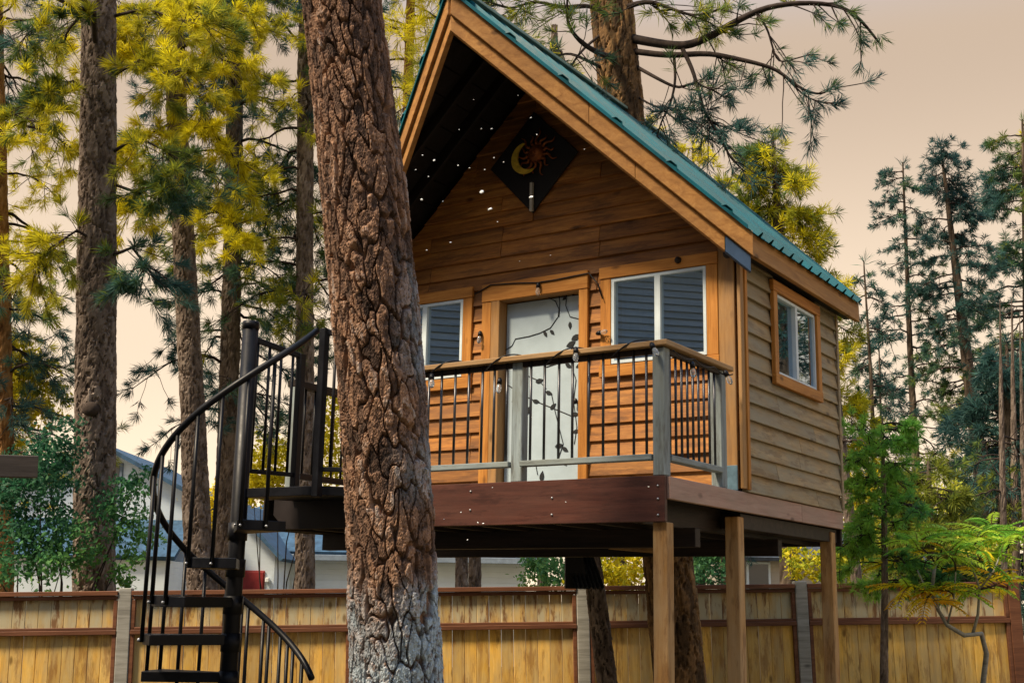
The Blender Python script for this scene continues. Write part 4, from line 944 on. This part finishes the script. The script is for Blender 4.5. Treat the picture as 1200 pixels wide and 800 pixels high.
spire('low yellow conifer top beside the roof slope', [(852, 720), (850, 450), (848, 212)], 22.0, [.12, .09, .02], 91, 30, .7, [GRN, OLV, GOL, YEL], 5.0, .1, .18, 14, .018, 9)
spire('sparse slim conifer with open tufted boughs against the sky', [(1078, 720), (1074, 560), (1066, 400), (1058, 190)], 25.0, [.10, .085, .06, .015], 97, 52, 1.0, [DTE, TEA, GRN, OLV], 4.0, -.02, .14, 12, .016, 8)
spire('tall leaning conifer with thin bare trunk among blue green boughs', [(1166, 720), (1150, 560), (1128, 380), (1102, 168)], 24.0, [.17, .15, .10, .015], 101, 84, 1.35, [DTE, TEA, TEA, GRN, OLV], 3.4, -.02, .15, 12, .016, 11)
spire('dense yellow flecked conifer at the right end of the fence', [(1215, 720), (1210, 500), (1205, 300), (1198, 140)], 26.0, [.2, .17, .12, .02], 103, 110, 1.7, [TEA, GRN, OLV, GOL, YEL, YEL], 2.8, .06, .18, 14, .018, 12, powr=.5)
spire('dark blue green fir behind the yellow flecked conifer', [(1176, 720), (1178, 560), (1180, 400)], 20.0, [.12, .10, .02], 107, 52, 1.3, [DTE, TEA, TEA, GRN], 2.4, -.05, .2, 16, .018, 13, powr=.6)
spire('thin sapling conifer beside the cabin eave', [(1030, 720), (1026, 560), (1020, 430), (1012, 305)], 22.0, [.05, .045, .03, .01], 109, 24, .6, [DTE, TEA, TEA, GRN], 3.6, 0, .15, 12, .016, 6)
spire('short thin sapling conifer with a bare tip', [(1036, 720), (1034, 560), (1030, 398)], 23.0, [.045, .035, .01], 113, 20, .6, [TEA, TEA, GRN], 3.2, 0, .15, 12, .016, 7)
p_ = np.array([4.4, 14.2, ground_z(4.4, 14.2)-.2])
t = Tree('fir_tree', 'dense dark conifer mirrored in the side window of the cabin', [(*p_, .22), (*(p_+[0, 0, 5]), .16), (*(p_+[.1, 0, 11]), .03)], M['bark3'], 173, 'conifers beyond the fence on the right', nth=24, step=.1, pw=.1, ph=.3, depth=.012)
t.limbs(90, 2.0, 11.0, lambda z: 2.2*max(.1, (11.2-z)/9)**.6, ntw=13, tuft=.2, t0=.15); t.crown([DTE, TEA, GRN, OLV, GOL], k=13, wd=.018)
spire('round teal young pine behind the sumac', [(1092, 720), (1090, 600), (1088, 540)], 17.0, [.06, .05, .02], 127, 40, .75, [TEA, GRN, GRN, OLV], 2.2, .05, .18, 14, .014, 10, powr=.5, mat='bark2')
for i, (x0, y0, x1, y1, d, rr, lb) in enumerate([(1178, 720, 1174, 520, 17.5, .05, 'bare thin grey trunk behind the sumac, left of three'), (1192, 720, 1188, 520, 18.5, .06, 'bare thin grey trunk behind the sumac, middle of three'), (1206, 720, 1199, 540, 17.8, .05, 'bare thin grey trunk behind the sumac, right of three'), (1008, 720, 984, 500, 15.5, .075, 'leaning mottled trunk just past the cabin back corner'), (868, 720, 862, 560, 24, .13, 'grey trunk seen between the middle and front posts'), (921, 720, 919, 560, 21, .10, 'dark straight trunk seen between the middle and back posts')]):
    t = Tree('pine_tree', lb, far_path([(x0, y0), ((x0+x1)/2, (y0+y1)/2), (x1, y1), (x1+(x1-x0)*.6, y1-170)], d, [rr, rr*.95, rr*.8, rr*.08]), M['bark2'] if i != 5 else M['bark3'], 131+i, GB, nth=24, step=.06, pw=.08, ph=.2, depth=.012)
    if i < 4: t.limbs(5, 3.6, 4.6, lambda z: .5, ntw=4, tuft=.13)
    else: t.limbs(10, 3.9, 5.3, lambda z: .9, ntw=8, tuft=.2)
    t.crown([DTE, TEA, GRN, OLV], k=14, wd=.014)
# unseen conifers added behind the camera, blocking low sky light from the gable
GW = 'unseen conifers added to shade the cabin front'; LW = 'unseen dense conifer added behind the camera to shade the cabin front'
bx0 = np.array([0., -19., ground_z(0, -19)-.2])
t = Tree('fir_tree', LW, [(*bx0, .3), (*(bx0+[0, 0, 6]), .22), (*(bx0+[.1, 0, 13]), .03)], M['bark3'], 191, GW, nth=24, step=.15, pw=.1, ph=.3, depth=.012)
t.limbs(150, 1.2, 13.0, lambda z: 2.6*max(.12, (13.3-z)/12)**.6, ntw=13, tuft=.34, t0=.12); t.crown([DTE, TEA, GRN, OLV], k=9, wd=.06)
W0 = t.root; parts = list(W0.children)
for i, (x, y) in enumerate([(-4.4, -18.5), (4.2, -18.6), (8.4, -16.8), (12.2, -13.6), (-8.6, -16.5), (15.0, -9.0)]):
    Mx = Matrix.Translation(Vector((x, y, ground_z(x, y)-.2))) @ Matrix.Rotation(1.1*i+.5, 4, 'Z') @ Matrix.Scale(random.uniform(.88, 1.08), 4)
    c = W0.copy(); COL.objects.link(c); c.matrix_basis = Mx
    for ch in parts:
        d = ch.copy(); COL.objects.link(d); d.parent = c; d.matrix_parent_inverse = Matrix.Translation(Vector(-bx0))
# bright young fir in front of the fence
p = [(*at(1037, 690, 12.9), .035), (*at(1036, 600, 12.9), .03), (*at(1034, 490, 12.9), .008)]
b0 = at(1036, 800, 12.9); p.insert(0, (*b0, .045)); p.insert(0, (b0[0], b0[1], ground_z(b0[0], b0[1])-.1, .055))
t = Tree('fir_tree', 'bright green young fir on a thin trunk in front of the fence', p, M['bark2'], 151, nth=24, step=.03, pw=.05, ph=.12, depth=.008)
t.limbs(36, 2.25, 4.0, lambda z: .30+.28*(4.0-z)/1.75, rise=.25, droop=.45, r0=.009, ntw=12, tuft=.085, t0=.1, tw=(.08, .22), sag=.2, nper=3)
t.crown([(0.10, 0.26, 0.09), (0.17, 0.40, 0.07), (0.29, 0.54, 0.08), (0.42, 0.62, 0.09)], f=2.0, k=20, wd=.008)

# ------------------------------------------------------------------ broad-leaved shrubs
def shrub(name, label, cat, base, blobs, n, size, pal, f, seed, stems=5, group=None, bias=0.):
    g = np.random.default_rng(seed); base = np.array(base, float); base[2] = ground_z(base[0], base[1])
    root = thing(name, base, label, cat, group); P = []
    a = Acc(); blobs = [(np.array(c), r) for c, r in blobs]
    vol = np.array([np.prod(r) for c, r in blobs])**.75; cnt = (n*vol/vol.sum()).astype(int)
    for (c, r), k in zip(blobs, cnt):
        # clumps: leaf sprays round random sub-centres, so the crown has gaps
        m_ = max(4, k//26); u = g.normal(size=(m_, 3)); u /= np.linalg.norm(u, axis=1)[:, None]; sc = c+u*(g.random(m_)**.45)[:, None]*np.array(r)
        P.append(sc[g.integers(0, m_, k)]+g.normal(0, 1, (k, 3))*np.array([1, 1, .7])*np.mean(r)*.17)
        for s_ in sc[:1+m_//60]:
            mid = (base+s_)/2+g.normal(0, .12, 3)+np.array([0, 0, .15]); V, F = tube_vf([base+g.normal(0, .06, 3)*[1, 1, 0], mid, s_], [.018, .012, .004], 5); a.add(V, F)
    link('stem', a.me('stem', True), M['twig'], root)
    P = np.concatenate(P); k = len(P); d = g.normal(size=(k, 3)); d[:, 2] -= .35; d /= np.linalg.norm(d, axis=1)[:, None]
    q = np.cross(d, g.normal(size=(k, 3))); q /= np.linalg.norm(q, axis=1)[:, None]; s_ = size*g.uniform(.45, 1.5, k)[:, None]
    nn = np.cross(d, q)
    V = np.stack([P, P+d*s_*.5+q*s_*.28+nn*s_*.06, P+d*s_, P+d*s_*.5-q*s_*.28+nn*s_*.06], 1).reshape(-1, 3)
    T = np.repeat(tints(P, pal, f, seed, bias), 4, 0)
    link('crown', npmesh('crown', V, np.arange(len(V)).reshape(-1, 4), False, {'tint': T}), M['leaf'], root, kind='stuff')
LG = [(0.03, 0.115, 0.06), (0.06, 0.19, 0.075), (0.11, 0.27, 0.07), (0.22, 0.38, 0.07)]
LY = [(0.15, 0.26, 0.03), (0.33, 0.38, 0.03), (0.62, 0.54, 0.02), (0.70, 0.57, 0.02)]
def B(px, py, d, rx, ry=None, rz=None): return (at(px, py, d), (rx, ry or rx, rz or rx))
shrub('leafy_shrub', 'dense dark green leafy shrub behind the fence round the broad trunk', 'shrub', at(70, 720, 15.2), [B(40, 560, 15.2, .55), B(75, 525, 15.3, .4), B(25, 630, 15.1, .55), B(70, 640, 15.0, .55), B(140, 590, 15.4, .38), B(155, 630, 15.4, .35), B(10, 580, 15.3, .45), B(165, 565, 15.5, .22), B(150, 670, 15.3, .25)], 9500, .062, LG, 1.6, 201)
shrub('leafy_shrub', 'clear yellow autumn shrub above the green shrub at the far left', 'shrub', at(30, 720, 20.5), [B(35, 450, 20.5, .65), B(15, 480, 20.4, .6), B(55, 480, 20.6, .4), B(20, 410, 20.6, .4)], 3200, .085, LY, .8, 203, bias=.25)
shrub('leafy_shrub', 'yellow shrub glowing between the slender pines left of the stair pole', 'shrub', at(248, 720, 23), [B(245, 600, 23, .35, .35, .8), B(268, 620, 23, .3)], 1800, .08, LY, .8, 207, bias=.3)
shrub('leafy_shrub', 'green and yellow shrub seen through the landing balusters', 'shrub', at(330, 720, 22.5), [B(320, 540, 22.5, .6), B(300, 570, 22.5, .45), B(385, 540, 22.6, .55, .5, .9), B(395, 480, 22.8, .4)], 5200, .085, [(0.05, 0.13, 0.02)]+LY[:3], .9, 211, bias=.05)
shrub('leafy_shrub', 'yellow leafed shrub behind the fence right of the roosting box', 'shrub', at(715, 720, 18), [B(712, 655, 18, .35, .35, .5), B(742, 665, 18.3, .35, .35, .45), B(690, 670, 18.6, .3)], 3000, .07, [(0.06, 0.13, 0.02)]+LY, 1.2, 213, bias=.1)
shrub('leafy_shrub', 'green shrub behind the fence between the front and middle posts', 'shrub', at(835, 720, 19), [B(835, 650, 19, .5, .5, .55), B(800, 665, 19.3, .35), B(655, 670, 20, .4), B(630, 665, 20.5, .35)], 4200, .07, [(0.05, 0.16, 0.08), (0.10, 0.25, 0.08), (0.20, 0.36, 0.09), (0.32, 0.42, 0.08)], 1.2, 217)
shrub('leafy_shrub', 'yellow green shrub behind the fence near the back post', 'shrub', at(955, 720, 18), [B(935, 655, 18, .3, .3, .35), B(965, 665, 18, .3), B(1000, 660, 18.5, .4), B(1005, 590, 19, .4, .4, .6)], 3200, .07, [(0.06, 0.13, 0.02)]+LY, 1.2, 219, bias=.02)
shrub('leafy_shrub', 'pale green undergrowth behind the young fir', 'shrub', at(1070, 720, 18.5), [B(1060, 640, 18.5, .6, .5, .5), B(1100, 590, 19, .45), B(1120, 650, 18.6, .5), B(1160, 650, 19, .5)], 4600, .07, [(0.11, 0.26, 0.11), (0.20, 0.38, 0.10), (0.38, 0.52, 0.09), (0.62, 0.60, 0.07)], 1.1, 223)
# sumac with compound leaves
sb = at(1152, 800, 12.6); sb[2] = ground_z(sb[0], sb[1])
SU = thing('sumac_tree', sb, 'small sumac with drooping green and orange compound leaves in front of the fence', 'tree')
def spx(L): return np.array([at(*q) for q in L])
for pts, rr in [([(1160, 940, 12.6), (1152, 800, 12.6), (1156, 765, 12.6), (1150, 742, 12.5), (1130, 744, 12.45), (1110, 732, 12.4), (1100, 715, 12.4), (1092, 690, 12.4), (1096, 660, 12.4)], .030),
                ([(1140, 742, 12.5), (1146, 720, 12.5), (1148, 690, 12.5), (1140, 665, 12.4), (1132, 645, 12.4)], .017), ([(1100, 715, 12.4), (1085, 690, 12.3), (1075, 668, 12.3)], .012), ([(1148, 690, 12.5), (1165, 668, 12.5), (1172, 650, 12.5)], .011), ([(1110, 732, 12.4), (1118, 700, 12.3), (1120, 670, 12.2)], .012)]:
    tube('branch', spx(pts), np.linspace(rr, rr*.55, len(pts)), M['fencepost'], SU, 8)
SUPAL = {'g': (0.22, 0.48, 0.05), 'l': (0.44, 0.62, 0.05), 'y': (0.85, 0.66, 0.02), 'o': (0.88, 0.48, 0.02)}
fr = {}
for kk, colr in SUPAL.items():
    for vv in range(2):
        g = np.random.default_rng(hash(kk+str(vv)) % 1000 if False else 300+ord(kk)+vv); V = []; T = []; n = 12
        L = .50; xs = np.linspace(0, 1, n+1); zc = .16*xs-.40*xs**2*(1+.3*vv)
        for i in range(2, n+1):
            t_ = xs[i]; p = np.array([L*t_, 0, L*zc[i]]); ln = .115*(1-.55*abs(t_-.5)*1.4)
            for s2 in (-1, 1):
                d = np.array([.55, s2*.85, -.25+.2*g.random()-.1]); d /= np.linalg.norm(d); q = np.array([d[1], -d[0], 0])*s2; q = np.cross(d, [0, 0, 1]); q /= np.linalg.norm(q)
                l2 = ln*g.uniform(.85, 1.15); c2 = np.array(colr)*g.uniform(.8, 1.25)
                V += [p, p+d*l2*.4+q*.021+(0, 0, .006), p+d*l2-(0, 0, .02), p+d*l2*.4-q*.021+(0, 0, .006)]; T += [c2]*4
        F = [(4*i, 4*i+1, 4*i+2, 4*i+3) for i in range(len(V)//4)]
        ra, rf = tube_vf([(L*x, 0, L*z) for x, z in zip(xs, zc)], np.linspace(.006, .003, n+1), 4); b_ = len(V)
        V = np.concatenate([np.array(V), ra]); T = np.concatenate([np.array(T), np.tile((.16, .10, .02), (len(ra), 1))]); F = F+[tuple(i+b_ for i in q) for q in rf]
        fr[kk, vv] = npmesh('frond', V, F, False, {'tint': T}); fr[kk, vv].materials.append(M['leaf'])
g = np.random.default_rng(5)
tips = []
for px_, py_, qx, qy in [(1096, 660, 1078, 640), (1096, 660, 1104, 632), (1132, 645, 1120, 622), (1132, 645, 1150, 626), (1075, 668, 1058, 660), (1172, 650, 1184, 634), (1172, 650, 1166, 622), (1120, 668, 1112, 650), (1140, 662, 1150, 650), (1088, 682, 1070, 690), (1150, 690, 1168, 684), (1118, 700, 1108, 690), (1146, 700, 1136, 690), (1092, 690, 1086, 700)]:
    d0 = 12.4+g.normal(0, .1); d1 = d0+g.normal(0, .3); tips.append((qx, qy, d1))
    tube('branch', [at(px_, py_, d0), at((px_+qx)/2+3, (py_+qy)/2, (d0+d1)/2), at(qx, qy, d1)], [.010, .008, .006], M['twig'], SU, 6)
for i in range(126):
    px_, py_, d = tips[i % len(tips)]; low = py_+g.normal(0, 14)
    p = at(px_+g.normal(0, 4), py_+g.normal(0, 4), d+g.normal(0, .05)); kk = g.choice(list('gglll') if low < 668 else list('yyool'))
    Mx = Matrix.Translation(Vector(p)) @ Matrix.Rotation(i*2.4+g.normal(0, .4), 4, 'Z') @ Matrix.Rotation(g.uniform(-.65, .25), 4, 'Y') @ Matrix.Rotation(g.normal(0, .3), 4, 'X') @ Matrix.Scale(g.uniform(.55, .95), 4)
    link('frond', fr[kk, int(g.integers(2))], None, SU, Mx)

# ------------------------------------------------------------------ neighbouring houses
def local(o, rot):
    return Matrix.Translation(Vector((o[0], o[1], 0))) @ Matrix.Rotation(rot, 4, 'Z')
def pmesh(name, mat, parent, Mx, polys):
    v = []; f = []
    for p in polys: f.append(tuple(range(len(v), len(v)+len(p)))); v += p
    me = mesh(name, v, f); return link(name, me, mat, parent, Mx)
def slab(name, mat, parent, Mx, p, th=.12):
    pts = [Vector(q) for q in p]; n = (pts[1]-pts[0]).cross(pts[2]-pts[0]).normalized()
    if n.z < 0: n = -n
    k = len(pts); v = pts+[q+n*th for q in pts]
    f = [tuple(range(k)), tuple(range(2*k-1, k-1, -1))]+[(i, (i+1) % k, (i+1) % k+k, i+k) for i in range(k)]
    return link(name, bevel_mesh(mesh(name, v, f), 0), mat, parent, Mx)
def win(parent, Mx, x0, x1, z0, z1, y, mat='darkpane', frame_='housetrim'):
    o = link('window', box_me((x0-.08, y-.05, z0-.08), (x1+.08, y+.02, z1+.08), .01), M[frame_], parent, Mx)
    link('pane', box_me((x0, y-.06, z0), (x1, y-.052, z1), 0), M[mat], o, Mx)
# white house with blue roof across the fence
o = at(340, 690, 34); zg = ground_z(o[0], o[1])-.1; Mx = local(o, YAW)
H1 = thing('white_house', (o[0], o[1], zg), 'white clapboard house with blue hip roof and red garage door beyond the fence', 'house')
ze = float(at(480, 653, 34)[2]); zr = float(at(330, 588, 37.8)[2]); zp = float(at(287, 584, 31.5)[2]); 
link('wall', box_me((-3.2, 0, zg), (6.55, 7.4, ze), 0), M['housewhite'], H1, Mx)
for p in ([(-3.6, -.35, ze), (6.95, -.35, ze), (1.2, 3.7, zr), (-1.2, 3.7, zr)], [(6.95, -.35, ze), (6.95, 7.75, ze), (1.2, 3.7, zr)], [(6.95, 7.75, ze), (-3.6, 7.75, ze), (-1.2, 3.7, zr), (1.2, 3.7, zr)], [(-3.6, 7.75, ze), (-3.6, -.35, ze), (-1.2, 3.7, zr)]): slab('roof', M['houseroof'], H1, Mx, p)
link('gutter', box_me((-.02, -.47, ze-.13), (6.98, -.37, ze+.03), .01), M['housetrim'], H1, Mx)
# gable wing
xw0, xw1, yw = -2.75, -.02, -2.4
zE = float(at(338, 648, 31.5)[2]); xm = (xw0+xw1)/2-.0; zP = zE+(zp-zE)
pm = [(xw0, yw, zg), (xw1, yw, zg), (xw1, yw, zE), (xm, yw, zP), (xw0, yw, zE)]
pmesh('wall', M['housewhite'], H1, Mx, [pm, [(xw1, yw, zg), (xw1, .02, zg), (xw1, .02, zE), (xw1, yw, zE)], [(xw0, .02, zg), (xw0, yw, zg), (xw0, yw, zE), (xw0, .02, zE)]])
slab('roof', M['houseroof'], H1, Mx, [(xm, yw-.3, zP), (xw1+.2, yw-.3, zE-.2), (xw1+.2, 3, zE-.2), (xm, 3, zP)], .1); slab('roof', M['houseroof'], H1, Mx, [(xm, yw-.3, zP), (xw0-.2, yw-.3, zE-.2), (xw0-.2, 3, zE-.2), (xm, 3, zP)], .1)
gx0 = -1.05; gd = link('garage_door', box_me((gx0, yw-.05, zg), (gx0+.80, yw-.012, float(at(307, 668, 31.5)[2])), .01), M['reddoor'], H1, Mx)
gh = (float(at(307, 668, 31.5)[2])-zg)/5
for i in range(5): link('panel', box_me((gx0+.03, yw-.075, zg+.04+i*gh), (gx0+.77, yw-.052, zg+gh-.03+i*gh), .012), M['reddoor'], gd, Mx)
for gx in (-1.14, -.17): link('lamp', box_me((gx-.05, yw-.14, float(at(307, 682, 31.5)[2])), (gx+.05, yw-.01, float(at(307, 676, 31.5)[2])), .02), M['bulb'], H1, Mx)
# second white house, far left
o = at(105, 690, 30); zg = ground_z(o[0], o[1])-.1; Mx = local(o, YAW)
H2 = thing('white_house', (o[0], o[1], zg), 'white gabled house with a lower blue roof behind the leafy shrub', 'house')
zP = float(at(105, 519, 30)[2]); zE = float(at(216, 578, 30)[2]); zl0 = float(at(180, 612, 30)[2]); zl1 = float(at(180, 656, 28.4)[2])
pmesh('wall', M['housewhite'], H2, Mx, [[(-2.3, 0, zg), (2.3, 0, zg), (2.3, 0, zE), (0, 0, zP), (-2.3, 0, zE)], [(2.3, 0, zg), (2.3, 6, zg), (2.3, 6, zE), (2.3, 0, zE)], [(-2.3, 6, zg), (-2.3, 0, zg), (-2.3, 0, zE), (-2.3, 6, zE)], [(2.3, 6, zg), (-2.3, 6, zg), (-2.3, 6, zE), (0, 6, zP), (2.3, 6, zE)]])
for s in (-1, 1): slab('roof', M['houseroof'], H2, Mx, [(0, -.3, zP), (s*2.45, -.3, zE-.07), (s*2.45, 6.3, zE-.07), (0, 6.3, zP)], .1)
slab('lower_roof', M['houseroof'], H2, Mx, [(-2.6, .0, zl0), (2.5, .0, zl0), (2.5, -1.75, zl1), (-2.6, -1.75, zl1)], .1)
link('wall', box_me((-2.45, -1.6, zg), (2.35, -.02, zl1), 0), M['housewhite'], H2, Mx)
gd = link('garage_door', box_me((-2.1, -1.66, zg), (-1.35, -1.602, float(at(20, 679, 28.4)[2])), .01), M['reddoor'], H2, Mx)
win(H2, Mx, -.4, .5, zl0+.5, zl0+1.4, -.0)
# dark roofed house, right
o = at(930, 690, 40); zg = ground_z(o[0], o[1])-.1; Mx = local(o, YAW+.1)
H3 = thing('tan_house', (o[0], o[1], zg), 'grey tan house with slate roof and a pale framed window seen past the back post', 'house')
ze = float(at(930, 656, 40)[2]); zr = float(at(930, 626, 43)[2])
link('wall', box_me((-2.2, 0, zg), (6.0, 6, ze), 0), M['housetan'], H3, Mx)
slab('roof', M['housedark'], H3, Mx, [(-2.6, -.4, ze-.05), (6.4, -.4, ze-.05), (6.4, 3, zr), (-2.6, 3, zr)]); slab('roof', M['housedark'], H3, Mx, [(-2.6, 6.4, ze-.05), (6.4, 6.4, ze-.05), (6.4, 3, zr), (-2.6, 3, zr)])
win(H3, Mx, -1.5, -.85, zg+1.2, ze-.15, 0, 'darkpane', 'white')
# the grey clapboard house at the photographer's back, mirrored in the window panes
a0 = np.array([-8.2, -3.5]); dr_ = np.array([.709, -.705]); ang = math.atan2(dr_[1], dr_[0]); gzz = ground_z(-4, -8)
H4 = thing('clapboard_house', (a0[0], a0[1], gzz), 'grey clapboard house wall mirrored as dark lines in the cabin windows', 'house')
Mx = Matrix.Translation(Vector((a0[0], a0[1], gzz))) @ Matrix.Rotation(ang, 4, 'Z')
link('wall', box_me((0, -4, 0), (9.0, -.02, 7.6), 0), M['roomwall'], H4, Mx)
me = bevel_mesh(mesh('siding_board', [(0, 0, 0), (9, 0, 0), (9, .035, 0), (0, .035, 0), (0, -.01, .12), (9, -.01, .12), (9, .008, .12), (0, .008, .12)], BOXF), .003)
for i in range(66): link('siding_board', me, M['reflsid'], H4, Mx @ Matrix.Translation((0, 0, i*.115)))
slab('roof', M['housedark'], H4, Mx, [(-.3, .35, 7.55), (9.3, .35, 7.55), (9.3, -4.2, 8.2), (-.3, -4.2, 8.2)])
# weathered pergola beam end at the left edge
p0 = at(44, 547, 7.0); p1 = at(-260, 540, 6.4)
PG = thing('pergola', (p1[0], p1[1], ground_z(p1[0], p1[1])), 'weathered grey timber pergola beam end poking in at the far left', 'pergola')
beam('beam', p0, p1, .05, .125, M['oldbeam'], PG)
pm_ = p0*.25+p1*.75; beam('post', (pm_[0], pm_[1], ground_z(pm_[0], pm_[1])-.05), (pm_[0], pm_[1], pm_[2]-.05), .09, .09, M['fencepost'], PG, up=(1, 0, 0))

# ------------------------------------------------------------------ white fluff drifting in the air before the gable
g = np.random.default_rng(77)
spots = [(555, 117, .5), (564, 151, 1), (576, 151, .8), (495, 182, .8), (509, 188, 1), (487, 199, .8), (502, 207, .7), (537, 194, .8), (550, 197, .9), (568, 199, .7), (579, 185, .7), (590, 190, .6), (629, 158, .8), (685, 175, .6), (622, 138, .7), (607, 112, .5), (565, 225, 2.2), (574, 245, 2.2), (494, 234, 1.6), (519, 236, .8), (622, 231, 2.4), (538, 152, .6), (528, 284, 1.2), (500, 293, .8), (583, 260, .7), (609, 306, .6), (645, 299, .6), (540, 600, .9), (560, 612, .9), (566, 613, 1.0), (520, 608, .7), (663, 588, .6), (760, 570, .7), (577, 571, .7), (548, 632, .8)]
fb_ = {}
for k_ in range(3):
    u = []; f = []
    n = 7
    bm = bmesh.new(); bmesh.ops.create_icosphere(bm, subdivisions=1, radius=1.0)
    for v_ in bm.verts: v_.co *= g.uniform(.55, 1.25)
    me = bpy.data.meshes.new('fluff'); bm.to_mesh(me); bm.free(); me.materials.append(M['fluff']); fb_[k_] = me
for i, (px_, py_, sz) in enumerate(spots):
    p = at(px_, py_, 7.0+g.uniform(-.8, .8)); r_ = .0050*sz
    Mx = Matrix.Translation(Vector(p)) @ Matrix.Rotation(g.random()*6.28, 4, 'X') @ Matrix.Diagonal((r_*1.5, r_, r_*.8, 1))
    link('fluff_flake', fb_[i % 3], None, None, Mx, 'tiny white fluff flake drifting in front of the treehouse', 'flake', 'white fluff flakes drifting in the air')
